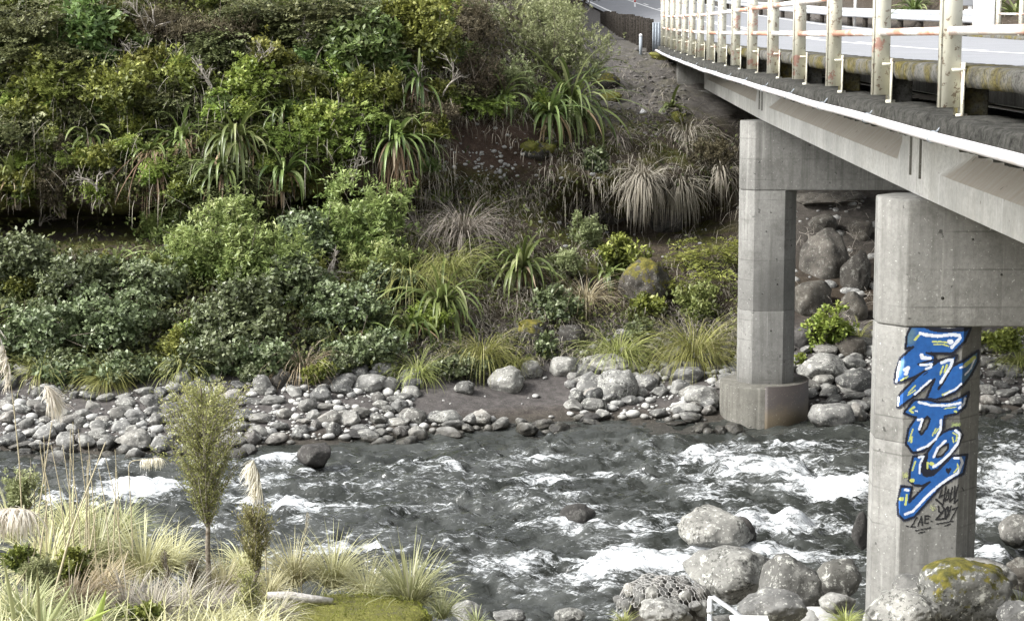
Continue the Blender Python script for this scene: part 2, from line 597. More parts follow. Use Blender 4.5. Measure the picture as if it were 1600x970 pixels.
m = Mat('wire', 0.5, 0.4)
m.color((0.42, 0.41, 0.39))
M['wire'] = m.m

M['stone'] = stone_mat('river_stone', (0.12, 0.12, 0.116), (0.40, 0.395, 0.37), 0.55, 0.0, 0.4)
M['stone_lichen'] = stone_mat('lichen_boulder', (0.26, 0.26, 0.245), (0.36, 0.355, 0.33), 0.8, 0.0, 0.8)
M['stone_dark'] = stone_mat('dark_boulder', (0.05, 0.048, 0.046), (0.085, 0.08, 0.076), 0.10, 0.0, 0.3)
M['stone_moss'] = stone_mat('mossy_boulder', (0.14, 0.14, 0.13), (0.2, 0.2, 0.185), 0.7, 0.33, 1.0)
M['stone_speck'] = stone_mat('speckled_boulder', (0.12, 0.118, 0.108), (0.2, 0.197, 0.18), 0.6, 0.0, 1.0)
M['stone_cliff'] = stone_mat('cliff_rock', (0.05, 0.047, 0.042), (0.10, 0.092, 0.08), 0.3, 0.34, 0.7)
M['stone_bank'] = stone_mat('bank_rock', (0.06, 0.055, 0.048), (0.14, 0.128, 0.11), 0.2, 0.0, 0.5)

# ground: colour zones come as a vertex colour, the shader adds grain and small-scale patches
m = Mat('ground', 0.95, 0.15)
vc = m.attr('zone', 'Color')
g = m.ramp(m.noise(7, 6, 0.7), [(0.25, 0.45), (0.5, 0.95), (0.78, 1.6)])
c = m.mix(1.0, vc, g, 'MULTIPLY')
mossf = m.math('MULTIPLY', m.attr('moss'), m.ramp(m.noise(1.6, 5, 0.65), [(0.46, 0), (0.56, 1)]))
c = m.mix(mossf, c, m.ramp(m.noise(9, 4, 0.6), [(0.3, (0.03, 0.032, 0.01)), (0.75, (0.10, 0.095, 0.025))]))
c = m.mix(m.ramp(m.noise(34, 3, 0.6), [(0.62, 0), (0.68, 0.35)]), c, (0.3, 0.28, 0.25))
m.color(c).bump(m.mix(0.5, m.noise(18, 5, 0.75), m.noise(60, 3, 0.6)), 0.9, 0.05)
M['ground'] = m.m


# ------------------------------------------------------------------ ground sheet
def zc(Y):                       # the road's vertical curve
    return np.interp(Y, [-30, 3, 8, 15.5, 28.8, 40, 46], [0.3, 0.06, 0.03, 0.0, 0.0, 0.06, 0.13])


ROAD_Z = 5.90
RC = np.array([  # road centre: X, Y, z
    (6.05, -120, 6.6), (6.05, -30, 6.2), (6.05, 3, 5.96), (6.05, 15.5, 5.90), (6.05, 28.8, 5.90), (6.05, 40, 5.96), (6.05, 46, 6.03), (6.0, 56, 6.18),
    (5.9, 69, 6.42), (5.3, 87, 6.92), (4.7, 100, 7.4), (3.6, 120, 8.3), (0.5, 145, 9.6), (-8, 175, 11.2), (-25, 205, 12.8)])


def road_c(Y):
    return np.interp(Y, RC[:, 1], RC[:, 0]), np.interp(Y, RC[:, 1], RC[:, 2])


# profile knots per column X: (Y, z) along the section; the middle ones may overhang
KN = {
    -400: [(-400, 9), (-12, 6), (4, 4.6), (9, 3.3), (12, 2.2), (14, 1.6), (16, .6), (18, -.15), (20.5, -.6), (24, -.5), (26.3, 0), (28.6, .45), (29.6, .8), (31.0, 1.5), (32.4, 2.4), (35.6, 2.6), (32.9, 3.1), (33.3, 4.0), (34.4, 5.5), (36.0, 7.1), (40, 8.6), (47, 10), (62, 13), (110, 22), (600, 60)],
    -10:  [(-400, 6), (-12, 4.9), (4, 4.3), (9, 3.05), (12, 2.15), (13.8, 1.7), (15.6, .7), (17.6, -.15), (20.5, -.6), (23.5, -.5), (26.2, 0), (28.4, .42), (29.5, .8), (30.9, 1.5), (32.2, 2.35), (35.6, 2.55), (32.7, 3.05), (33.0, 4.0), (34.1, 5.5), (35.8, 7.1), (40, 8.6), (47, 10), (62, 13), (110, 22), (600, 60)],
    -6.5: [(-400, 6), (-12, 4.9), (4, 4.3), (9, 3.0), (12, 2.1), (13.8, 1.7), (15.4, .7), (17.4, -.15), (20.5, -.6), (23.5, -.5), (26.1, 0), (28.3, .42), (29.5, .8), (30.9, 1.5), (32.2, 2.4), (35.6, 2.55), (32.6, 3.05), (33.0, 4.0), (34.1, 5.5), (35.8, 7.1), (40, 8.6), (47, 10), (62, 13), (110, 22), (600, 60)],
    -4:   [(-400, 6), (-12, 4.9), (4, 4.3), (9, 2.9), (12, 2.05), (13.5, 1.65), (15.2, .65), (17.2, -.15), (20.5, -.6), (24, -.5), (26.8, 0), (28.8, .42), (29.8, .8), (31.2, 1.5), (32.7, 2.3), (35.8, 2.8), (33.3, 3.3), (33.7, 4.1), (34.6, 5.5), (36.3, 6.9), (40, 8.2), (47, 9.3), (62, 11), (110, 19), (600, 55)],
    -2.2: [(-400, 6), (-12, 4.9), (4, 4.3), (9, 2.9), (12, 2.05), (13.3, 1.6), (14.8, .5), (16.8, -.15), (20.5, -.6), (24.5, -.5), (27.8, 0), (29.4, .4), (30.4, .8), (31.7, 1.5), (33.3, 2.3), (34.7, 2.9), (34.7, 3.6), (34.9, 4.35), (35.8, 5.5), (37.5, 6.6), (41, 7.6), (47, 8.3), (62, 9.5), (110, 16), (600, 50)],
    -1.0: [(-400, 6), (-12, 4.9), (4, 4.2), (9, 2.7), (12, 1.75), (13.2, 1.2), (14.6, .4), (16.4, -.15), (20.5, -.6), (25, -.5), (28.4, 0), (30.0, .38), (31.0, .8), (32.2, 1.5), (33.8, 2.3), (35.0, 2.9), (35.0, 3.6), (35.3, 4.3), (36.4, 5.1), (38.5, 5.9), (41, 6.5), (47, 6.9), (62, 7.6), (110, 12), (600, 45)],
    0.4:  [(-400, 6), (-12, 4.9), (4, 4.1), (9, 2.6), (12, 1.6), (13.5, 1.1), (15.2, .45), (17.2, -.15), (20.5, -.6), (25, -.5), (28.4, 0), (30.6, .4), (31.6, .8), (33.0, 1.5), (34.3, 2.0), (36.9, 2.25), (35.2, 3.3), (36.6, 4.0), (39.2, 4.55), (42, 5.1), (45, 5.55), (48, 5.85), (62, 6.15), (110, 8), (600, 40)],
    2.0:  [(-400, 6), (-12, 5.2), (4, 4.1), (9, 2.7), (12, 1.75), (14, 1.2), (16.0, .75), (18.3, -.15), (20.5, -.6), (25.5, -.5), (28.5, 0), (30.7, .4), (31.7, .8), (33.4, 1.5), (34.8, 2.0), (37.6, 2.25), (36.0, 3.25), (37.6, 3.9), (40.5, 4.6), (42.5, 5.1), (44.5, 5.45), (47.5, 5.75), (62, 6.0), (110, 7.6), (600, 40)],
    4.0:  [(-400, 6), (-12, 5.5), (4, 3.9), (9, 2.6), (12, 1.75), (14, 1.3), (16.2, .8), (18.6, -.15), (20.5, -.6), (26, -.5), (28.8, 0), (30.6, .4), (31.7, .8), (33.4, 1.45), (35.4, 2.1), (37.2, 2.7), (38.6, 3.2), (40.3, 3.7), (41.5, 4.4), (43, 5.0), (45.5, 5.5), (48, 5.7), (62, 6.05), (110, 7.6), (600, 40)],
    9.0:  [(-400, 6), (-12, 5.5), (4, 3.9), (9, 2.6), (12, 1.8), (14, 1.4), (16.4, .8), (18.8, -.15), (20.5, -.6), (26, -.5), (29.3, 0), (31, .4), (32, .8), (33.6, 1.45), (35.4, 2.1), (37.2, 2.7), (38.6, 3.2), (40.3, 3.7), (41.5, 4.4), (43, 5.0), (45.5, 5.5), (48, 5.7), (62, 6.05), (110, 7.8), (600, 40)],
    12.5: [(-400, 6), (-12, 5.5), (4, 3.9), (9, 2.6), (12, 1.8), (14, 1.4), (16.4, .8), (18.8, -.15), (20.5, -.6), (26, -.5), (29.3, 0), (31, .4), (32, .8), (33.4, 1.5), (35.0, 2.3), (36.2, 2.9), (37.0, 3.6), (38.2, 4.3), (40, 5.0), (42.5, 5.5), (46, 6.1), (50, 6.8), (62, 8.5), (110, 13), (600, 50)],
    22:   [(-400, 7), (-12, 6), (4, 4.4), (9, 3.2), (12, 2.3), (14, 1.6), (16.4, .8), (18.8, -.15), (20.5, -.6), (26, -.5), (29.3, 0), (31, .4), (32, .8), (33.4, 1.6), (34.8, 2.6), (35.6, 3.4), (36.2, 4.4), (37.2, 5.6), (39, 6.8), (42.5, 7.8), (47, 8.6), (52, 9.8), (64, 12), (110, 18), (600, 55)],
    400:  [(-400, 9), (-12, 6), (4, 4.6), (9, 3.3), (12, 2.3), (14, 1.6), (16.4, .8), (18.8, -.15), (20.5, -.6), (26, -.5), (29.3, 0), (31, .4), (32, .8), (33.4, 1.6), (34.8, 2.6), (35.6, 3.4), (36.2, 4.4), (37.2, 5.6), (39, 6.8), (42.5, 7.8), (47, 8.6), (52, 9.8), (64, 12), (110, 18), (600, 55)],
}
SUB = [10, 6, 8, 10, 10, 10, 10, 8, 8, 8, 12, 8, 10, 10, 10, 9, 9, 12, 12, 10, 10, 12, 14, 12]


def w_g(P, t):                   # the rough gravel slope below the bridge end
    return np.clip((t - 17.2) * 1.2, 0, 1) * np.clip((P[:, 0] + 2) * 1.4, 0, 1) * np.clip(3 - P[:, 0], 0, 1) * np.clip(21.5 - t, 0, 1)


def make_ground():
    kx = np.array(sorted(KN))
    KY = np.array([[p[0] for p in KN[x]] for x in kx], float)
    KZ = np.array([[p[1] for p in KN[x]] for x in kx], float)
    xs = np.concatenate([[-400, -250, -150, -90, -55, -36, -25, -19, -16], np.arange(-14, 14.01, 0.17), [16, 19, 25, 36, 55, 90, 150, 250, 400]])
    ys = np.array([np.interp(xs, kx, KY[:, k]) for k in range(KY.shape[1])]).T
    zs = np.array([np.interp(xs, kx, KZ[:, k]) for k in range(KY.shape[1])]).T
    tk = np.concatenate([np.arange(n) / n + k for k, n in enumerate(SUB)] + [[len(SUB)]])
    kk = np.arange(ys.shape[1])
    Y = np.array([np.interp(tk, kk, r) for r in ys])
    Z = np.array([np.interp(tk, kk, r) for r in zs])
    for _ in range(2):           # round the knots off
        Y[:, 1:-1] = 0.25 * Y[:, :-2] + 0.5 * Y[:, 1:-1] + 0.25 * Y[:, 2:]
        Z[:, 1:-1] = 0.25 * Z[:, :-2] + 0.5 * Z[:, 1:-1] + 0.25 * Z[:, 2:]
    X = np.repeat(xs[:, None], len(tk), 1)
    T = np.repeat(tk[None, :], len(xs), 0)
    P = np.stack([X, Y, Z], -1).reshape(-1, 3)
    t = T.ravel()
    n1 = fbm(P * 0.9, 4, 3) - 0.5
    n2 = fbm(P * 3.1, 4, 8) - 0.5
    n3 = fbm(P * 1.3 + 40, 4, 12) - 0.5
    cliff = np.interp(t, [12, 13.5, 19, 21], [0, 1, 1, 0.3])
    P[:, 1] -= cliff * (n1 * 0.9 + n2 * 0.28)
    P[:, 2] += cliff * n3 * 0.25 + np.interp(t, [1, 3, 11, 13], [1, 1, 0.6, 0]) * (n1 * 0.25 + n2 * 0.10)
    P[:, 2] += w_g(P, t) * ((fbm(P * 4.2, 4, 91) - .5) * .35)
    # keep the road corridor under the road
    rx, rz = road_c(P[:, 1])
    near = np.clip(1 - (np.abs(P[:, 0] - rx) - 4.2) / 1.5, 0, 1) * (P[:, 1] > 44)
    P[:, 2] = P[:, 2] * (1 - near) + near * np.minimum(P[:, 2], rz - 0.1)
    # colour zones
    x, y, z = P.T
    def w(cond):
        return np.clip(cond, 0, 1)
    base = np.tile(np.array([[0.052, 0.041, 0.03]]), (len(P), 1))
    def lay(col, wt):
        nonlocal base
        base = base * (1 - wt[:, None]) + np.array(col)[None] * wt[:, None]
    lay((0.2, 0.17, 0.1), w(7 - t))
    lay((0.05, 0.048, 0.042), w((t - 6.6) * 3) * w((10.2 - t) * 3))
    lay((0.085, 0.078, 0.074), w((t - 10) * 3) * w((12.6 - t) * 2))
    u, v = proj(P)
    scar = np.exp(-((u - 770) / 85) ** 2 - ((v - 225) / 38) ** 2) * (t > 14) * (t < 20)
    lay((0.062, 0.043, 0.033), w(scar * 2.2))
    grav = w((t - 17.2) * 1.2) * w((x + 0.6 + 0.6 * n1) * 1.4) * w((11 - x))
    lay((0.098, 0.09, 0.082), grav)
    lay((0.07, 0.063, 0.055), w((t - 13.0)) * w((18.5 - t)) * w((x - 3) * 1.0) * w(11 - x))
    mossw = w((t - 12.5)) * w(22 - t) * (1 - w(scar * 2.5)) * (1 - 0.75 * grav) * w(3.5 - x) + 0.8 * w(6.2 - t)
    nx, ny = len(xs), len(tk)
    i = np.arange(nx - 1)[:, None] * ny
    j = np.arange(ny - 1)[None, :]
    Q = np.stack([i + j, i + ny + j, i + ny + j + 1, i + j + 1], -1).reshape(-1, 4)
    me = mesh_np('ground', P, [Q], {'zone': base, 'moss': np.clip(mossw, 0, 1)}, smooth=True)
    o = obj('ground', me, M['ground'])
    tag(o, kind='structure')
    bvh = BVHTree.FromPolygons([tuple(p) for p in P], [tuple(int(a) for a in q) for q in Q])
    return o, bvh, P, t


GROUND, BVH, GP, GT = make_ground()


def hit(u, v, ymin=0):
    d = _F + _R * (u - CX) / F_PX + _U * (CY - v) / F_PX
    d = d / np.linalg.norm(d)
    o = CAM + d * (ymin / d[1] if ymin else 0)
    r = BVH.ray_cast(Vector(o), Vector(d))
    return None if r[0] is None else np.array(r[0])


def gz(x, y):
    r = BVH.ray_cast(Vector((x, y, 60)), Vector((0, 0, -1)))
    return None if r[0] is None else r[0][2]


# ------------------------------------------------------------------ road
def ribbon(c_off0, c_off1, y0, y1, dz, name, mat, dash=None, step=1.0, parent=None):
    mb = MB()
    segs = [(y0, y1)] if not dash else [(a, min(a + dash[0], y1)) for a in np.arange(y0, y1, dash[0] + dash[1])]
    for a, b in segs:
        n = max(2, int((b - a) / step) + 1)
        Y = np.linspace(a, b, n)
        xc, z = road_c(Y)
        L = np.stack([xc + c_off0, Y, z + dz], -1)
        R_ = np.stack([xc + c_off1, Y, z + dz], -1)
        V = np.empty((2 * n, 3))
        V[0::2], V[1::2] = L, R_
        i = np.arange(n - 1) * 2
        mb.add(V, np.stack([i, i + 1, i + 3, i + 2], -1))
    return mb.build(name, mat, parent)


ROAD = tag(ribbon(-3.62, 3.62, -118, 204, 0.0, 'road', M['asphalt']), kind='structure')
tag(ribbon(-0.62, -0.50, -118, 204, 0.004, 'center_line', M['roadpaint'], parent=ROAD))
ribbon(-0.32, -0.20, -118, 204, 0.004, 'dashed_line', M['roadpaint'], dash=(3, 6), parent=ROAD)
ribbon(3.15, 3.27, 47, 204, 0.004, 'edge_line', M['roadpaint'], parent=ROAD)
ribbon(-3.3, -3.16, 47, 204, 0.004, 'edge_line', M['roadpaint'], parent=ROAD)


# ------------------------------------------------------------------ river
FOAM = [(205, 762, 75, 20, 1.0), (120, 775, 60, 10, .8), (440, 714, 62, 11, .9), (395, 745, 45, 12, .5), (440, 788, 75, 14, .75), (545, 722, 30, 8, .5), (1095, 712, 45, 9, .9), (1230, 735, 125, 20, .8),
        (1300, 762, 80, 22, 1.0), (1240, 815, 120, 17, .9), (1130, 745, 70, 12, .5), (850, 745, 50, 9, .65), (925, 772, 45, 10, .45), (965, 884, 150, 20, 1.1), (1045, 882, 70, 14, 1.1), (840, 882, 80, 10, .6),
        (1240, 868, 110, 13, .8), (1575, 745, 50, 32, 1.0), (1555, 800, 50, 20, .9), (1545, 866, 28, 9, .9), (830, 711, 35, 5, .7), (1000, 803, 120, 14, .5), (600, 788, 90, 7, .35), (760, 730, 160, 24, .28),
        (700, 775, 120, 10, .3), (1100, 780, 90, 12, .45), (1000, 735, 70, 16, .35), (1180, 700, 140, 12, .4), (330, 820, 60, 10, .4), (560, 860, 70, 8, .4), (960, 830, 60, 10, .35), (1580, 690, 40, 10, .5), (1120, 862, 90, 8, .8),
        (910, 822, 40, 5, .6), (500, 735, 40, 5, .6), (1450, 740, 90, 30, .7), (1450, 830, 80, 20, .6)]


def make_water():
    xs = np.concatenate([[-300, -160, -80, -45, -28, -20, -16, -13.5], np.arange(-12, 10.5, 0.047), [12, 14.5, 18, 26, 40, 80, 160, 300]])
    ys = np.arange(15.6, 30.2, 0.043)
    X, Y = np.meshgrid(xs, ys, indexing='ij')
    x, y = X.ravel(), Y.ravel()
    P2 = np.stack([x, y], -1)
    warp = (fbm(P2 * 0.6, 3, 21) - 0.5) * 1.6
    A = np.stack([x * 0.75 + warp, y * 1.5 + warp * 0.7], -1)
    big = fbm(A, 3, 31) - 0.5
    rid = 1 - np.abs(2 * fbm(np.stack([x * 0.85 + warp * 1.6, y * 1.9 + x * 0.25 + warp * 1.6], -1), 2, 41) - 1) * 2.2
    w2 = fbm(np.stack([x * 2.6 + warp * 2.5, y * 6.2 - x * 0.5 + warp], -1), 2, 51) - 0.5
    w3 = fbm(np.stack([x * 6.5 + warp * 3, y * 13.0 + x * 0.9], -1), 2, 61) - 0.5
    rid2 = 1 - np.abs(w2) * 4
    foam_glint = np.zeros(len(x))
    u, v = proj(np.stack([x, y, np.zeros(len(x))], -1))
    for fu, fv, ru, rv, s in FOAM:
        d2 = ((u - fu) / ru) ** 2 + ((v - fv) / rv) ** 2
        foam_glint = np.maximum(foam_glint, s * np.exp(-d2 * 0.9))
    out = (x < -11.5) | (x > 9.5)
    foam_glint[out] = np.maximum(foam_glint[out], 0.35)
    rough = 0.75 + np.clip(foam_glint, 0, 1) * 0.35
    edge = np.clip((np.interp(x, [-10, -4, -2.2, -1, 4, 9], [26.2, 26.8, 27.8, 28.4, 28.8, 29.3]) - y) / 1.2, 0.12, 1)
    z = edge * (big * 0.22 + rough * (0.07 * rid + 0.21 * w2 + 0.14 * w3))
    z -= edge * 0.05
    z += edge * np.clip(foam_glint, 0, 1) * 0.09 * (fbm(np.stack([x * 6, y * 8], -1), 3, 77) - 0.25)
    fm = 0.20 + foam_glint * 0.47 + (rid - 0.4) * 0.20 + (rid2 - 0.4) * 0.08 + big * 0.3 - (1 - edge) * 0.3  # constant level paints sky reflections as thin white streaks beside the real froth
    ny = len(ys)
    i = np.arange(len(xs) - 1)[:, None] * ny
    j = np.arange(ny - 1)[None, :]
    Q = np.stack([i + j, i + ny + j, i + ny + j + 1, i + j + 1], -1).reshape(-1, 4)
    me = mesh_np('river', np.stack([x, y, z], -1), [Q], {'foam_glint': fm}, smooth=True)
    m = Mat('river_water', 0.06, 0.5)
    vec = m.pos(scale=(1.0, 1.9, 1.0))
    vec2 = m.pos(scale=(1.0, 1.5, 2.0))
    f = m.attr('foam_glint')
    n1 = m.noise(4.2, 8, 0.74, m.pos(scale=(0.8, 2.4, 1.0)), 1.6)
    n2 = m.noise(16, 6, 0.75, m.pos(scale=(0.7, 2.2, 1.5)), 1.0)
    k = m.math('ADD', f, m.math('ADD', m.math('MULTIPLY', m.math('SUBTRACT', n1, 0.5), 1.5), m.math('MULTIPLY', m.math('SUBTRACT', n2, 0.5), 0.9)))
    fac = m.ramp(k, [(0.34, 0.0), (0.45, 0.2), (0.57, 0.58), (0.72, 0.85), (0.95, 1.0)])
    deep = m.ramp(m.noise(0.8, 3, 0.5), [(0.35, (0.018, 0.02, 0.017)), (0.7, (0.05, 0.053, 0.049))])
    m.color(m.mix(fac, deep, m.ramp(m.noise(14, 5, 0.7, vec), [(0.3, (0.40, 0.43, 0.45)), (0.62, (0.78, 0.8, 0.81))])))
    m.rough(m.mix(fac, 0.045, 0.7))
    m.b.inputs['IOR'].default_value = 1.33
    h = m.noise(8, 3, 0.55, vec, 0.8)
    m.bump(h, 0.35, 0.06)
    o = obj('river', me, m.m)
    tag(o, kind='structure')
    return o


RIVER = make_water()

# ------------------------------------------------------------------ bridge
XM = 6.05                                    # bridge centre line
PIERS = (15.5, 28.8)
BR = tag(empty('bridge', (XM, 15.5, 0)), 'concrete road bridge on piers with rusting cream railings crossing the river', 'bridge')
BR_LOC = np.array([XM, 15.5, 0.0])


def attach(o, parent):
    """parent o (built in world coordinates) without moving it"""
    o.parent = parent
    o.matrix_parent_inverse = Matrix.Translation(parent.matrix_basis.translation).inverted() if parent.parent is None else \
        Matrix.Translation(-(parent.matrix_basis.translation))
    return o


def sub_empty(name, parent):
    e = bpy.data.objects.new(name, None)
    e.empty_display_size = 0.2
    COL.objects.link(e)
    e.parent = parent
    e.matrix_parent_inverse = Matrix.Translation(-Vector(parent.matrix_basis.translation)) if parent.parent is None else Matrix.Identity(4)
    return e


def part(mb, name, mat, parent, smooth=False, bevel=0):
    o = mb.build(name, mat, None, smooth, bevel)
    if parent is BR:
        attach(o, BR)
    else:
        o.parent = parent                    # parents below the bridge sit at the world origin
    return o


def sag_box(mb, x0, x1, y0, y1, z0, z1, step=2.0):
    """a long box that follows the road's vertical curve"""
    n = max(2, int(abs(y1 - y0) / step) + 1)
    rings = []
    for y in np.linspace(y0, y1, n):
        c = float(zc(y))
        rings.append([(x0, y, z0 + c), (x1, y, z0 + c), (x1, y, z1 + c), (x0, y, z1 + c)])
    mb.loft(rings)
    return mb


Y0, Y1 = 2.2, 45.6
mb = MB()
sag_box(mb, 3.25, 12.1 - 3.25, Y0, Y1, 5.62, 5.885)
part(mb, 'deck_slab', M['concrete_deck'], BR)
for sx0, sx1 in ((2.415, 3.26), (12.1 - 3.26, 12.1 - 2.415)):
    part(sag_box(MB(), sx0, sx1, Y0, Y1, 5.57, 5.612), 'slot_light_block', M['ledge'], BR)  # added strip, blocks light from below so the kerb slots stay dark


def rough_bar(x0, x1, y0, y1, z0, z1, seed, amp=0.02, step=0.07):
    """a mossy crumbling concrete bar: finely divided and uneven"""
    n = int((y1 - y0) / step) + 2
    ys = np.linspace(y0, y1, n)
    prof = [(x0 + .015, z0), ((x0 + x1) / 2, z0), (x1, z0), (x1, z1), ((x0 + x1) / 2, z1), (x0 + .025, z1), (x0 + .006, z1 - .015), (x0, (z0 + z1) / 2), (x0, z0 + .04)]
    R = np.array([[(x, y, z + float(zc(y))) for x, z in prof] for y in ys])
    P = R.reshape(-1, 3)
    d = (fbm(P * 9, 4, seed) - 0.5) * 2
    c = np.repeat(np.array([[((x0 + x1) / 2, y, (z0 + z1) / 2 + float(zc(y)))] for y in ys]), len(prof), 1).reshape(-1, 3)
    P = P + norm(P - c) * (d * amp)[:, None]
    return MB().loft(P.reshape(R.shape))


POST_Y = [9.97 + 2.27 * k for k in range(-3, 16)]
for side in (0, 1):
    sx = (lambda x: x) if side == 0 else (lambda x: 12.1 - x)

    def bx(a, b):
        return (a, b) if side == 0 else (12.1 - b, 12.1 - a)
    kx0, kx1 = bx(2.10, 2.44)
    part(rough_bar(kx0, kx1, Y0, Y1, 5.865, 5.978, 5 + side, 0.016), 'kerb', M['kerb'], BR, smooth=False)
    lx0, lx1 = bx(1.965, 2.42)
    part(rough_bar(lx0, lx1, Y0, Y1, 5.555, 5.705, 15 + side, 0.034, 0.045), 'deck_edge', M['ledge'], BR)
    bx0, bx1 = bx(2.112, 2.25)
    rl = sub_empty('railing', BR)
    for yp in POST_Y:
        c = float(zc(yp))
        part(MB().box((bx0, yp + .03, 5.69 + c), (bx1, yp + .30, 5.88 + c)), 'kerb_block', M['kerb'], BR, bevel=.012)
        mb = MB()
        w0, w1 = bx(1.975, 2.085)
        zb, zt = 5.755 + c, 6.90 + c
        mb.box((w0, yp, zb), (w1, yp + .009, zt))
        mb.box((w0 - (0.004 if side == 0 else 0), yp - .001, zb), (w0 + .007, yp + .052, zt))
        mb.box((w1 - .007, yp + .0095, zb), (w1 + .003, yp + .052, zt))
        po = part(mb, 'post', M['cream'], rl)
        mb = MB()
        e0, e1 = bx(2.088, 2.098)
        mb.box((e0, yp - .06, 5.67 + c), (e1, yp + .06, 6.0 + c))
        part(mb, 'base_plate', M['cream'], rl)
        b0, b1 = bx(2.03, 2.12)
        part(MB().tube([(b0, yp - .035, 5.96 + c), (b1, yp - .035, 5.96 + c)], .011, 6), 'bolt', M['cream'], rl)
        part(MB().tube([(b0 + .03, yp - .035, 5.705 + c), (b1, yp - .035, 5.705 + c)], .02, 6), 'bolt', M['cream'], rl)
    for k in range(len(POST_Y) - 1):
        for zr in (6.17, 6.455, 6.865):
            a, b = POST_Y[k], POST_Y[k + 1]
            ys = np.linspace(a - .02, b - .02, 3)
            part(MB().tube([(sx(2.03), y, zr + float(zc(y))) for y in ys], .025, 10), 'rail', M['rail'], rl, smooth=True)
    e0, e1 = bx(1.95, 2.14)
    if side == 1:
        part(MB().box((sx(2.3), 45.2, 5.9), (sx(1.85), 45.65, 7.25)), 'end_pillar', M['white'], BR, bevel=.02)

# girders: bulb section between solid end blocks
JOINT = (2.3, 15.5, 28.8, 42.0)
for gi, xo in enumerate((2.894, 4.95, 7.0, 8.77)):
    for s in range(3):
        ya, yb = JOINT[s] + .012, JOINT[s + 1] - .012
        za, zb_ = float(zc(ya)), float(zc(yb))
        st = [(ya, 0), (ya + .72, 0), (ya + .95, 1), (yb - 1.36, 1), (yb - .88, 0), (yb, 0)]
        rings = []
        for y, k in st:
            c = za + (zb_ - za) * (y - ya) / (yb - ya)
            zl = 4.80 + c
            xi = .19 * k
            W = .44
            rings.append([(xo, y, zl), (xo, y, zl + .24), (xo + xi, y, zl + .42), (xo + xi, y, 5.62 + c),
                          (xo + W - xi, y, 5.62 + c), (xo + W - xi, y, zl + .42), (xo + W, y, zl + .24), (xo + W, y, zl)])
        mb = MB().loft(rings)
        g_ = part(mb, 'girder', M['concrete_girder'], BR, bevel=.006)
        if gi == 0:                              # grooves beside the joint, imitated by thin raised strips of darker concrete
            mb = MB()
            for yy in ((yb - .17,) if s < 2 else ()) + ((ya + .25,) if s > 0 else ()):
                c = za + (zb_ - za) * (yy - ya) / (yb - ya)
                mb.tube([(xo + .012, yy, 4.95 + c), (xo + .012, yy, 5.45 + c)], .03, 8)
            if mb.n:
                mb.build('groove_strip', M['concrete_foot'], None).parent = g_
                g_.children[-1].matrix_parent_inverse = Matrix.Identity(4)

# piers
OCT_W, OCT_D, CH = .45, .33, .205


def octo(xc, yc, w=OCT_W, d=OCT_D, ch=CH):
    return [(xc - w, yc - d + ch), (xc - w + ch, yc - d), (xc + w - ch, yc - d), (xc + w, yc - d + ch),
            (xc + w, yc + d - ch), (xc + w - ch, yc + d), (xc - w + ch, yc + d), (xc - w, yc + d - ch)]


COLX = 3.02
PIER_O = []
for pi, yp in enumerate(PIERS):
    pe = sub_empty('pier', BR)
    PIER_O.append(pe)
    zcap0, zcap1 = 3.70, 4.79
    a, b = COLX - OCT_W, 12.1 - COLX + OCT_W
    poly = [(a, yp - OCT_D + CH), (a + CH, yp - OCT_D), (b - CH, yp - OCT_D), (b, yp - OCT_D + CH),
            (b, yp + OCT_D - CH), (b - CH, yp + OCT_D), (a + CH, yp + OCT_D), (a, yp + OCT_D - CH)]
    part(MB().prism(poly, zcap0, zcap1), 'pier_cap', M['concrete_pier'], pe, bevel=.018)
    for xc in (COLX, 12.1 - COLX):
        # lifts with a slightly proud cold joint between them
        zs = (0.55 if pi else -0.4, 1.77 if pi else 2.69, 3.698)
        for q in range(2):
            part(MB().prism(octo(xc, yp, OCT_W - .003 * q, OCT_D - .003 * q), zs[q], zs[q + 1] - .003), 'column', M['concrete_pier'], pe, bevel=.005)
        if pi == 1:
            ang = np.linspace(0, 2 * math.pi, 65)[:-1]
            part(MB().prism([(xc - .03 + .70 * math.cos(t), yp + .70 * math.sin(t)) for t in ang], -.7, .58), 'footing', M['concrete_foot'], pe, bevel=.025)
            # steel casing left round the right-hand half
            a2 = np.linspace(math.radians(-93), math.radians(75), 40)
            outer = [(xc - .03 + .735 * math.cos(t), yp + .735 * math.sin(t)) for t in a2]
            inner = [(xc - .03 + .703 * math.cos(t), yp + .703 * math.sin(t)) for t in a2]
            mb = MB()
            rings = [[(ix, iy, -.7), (ox, oy, -.7), (ox, oy, .61), (ix, iy, .61)] for (ox, oy), (ix, iy) in zip(outer, inner)]
            mb.loft(rings)
            part(mb, 'steel_casing', M['casing'], pe)
    for q, (dx, z_) in enumerate(((.02, 3.35), (.14, 2.2), (-.1, 2.05), (.05, 1.45), (-.05, 3.05)) if pi else ((.55, 4.15), (1.0, 4.2), (.3, 4.45), (.06, 3.95))):
        part(MB().tube([(COLX + dx, yp - OCT_D - .002, z_), (COLX + dx, yp - OCT_D + .01, z_)], .010 + .004 * (q % 2), 10), 'tie_hole', M['ledge'], pe)
    # bearing pads
    for xo in (2.894, 4.95, 7.0, 8.77):
        for dy in (-.2, .2):
            part(MB().box((xo + .04, yp + dy - .1, 4.785), (xo + .40, yp + dy + .1, 4.803)), 'bearing_pad', M['wood'], pe)
# far abutment under the deck end, and the near one
for ya, z0 in ((41.9, 2.6), (1.3, 2.6)):
    mb = MB()
    mb.box((2.3, ya, z0), (9.8, ya + 1.0, 4.84))
    mb.box((2.3, ya + .5, 4.838), (9.8, ya + 1.002, 5.61))
    part(mb, 'abutment', M['concrete_deck'], BR, bevel=.02)

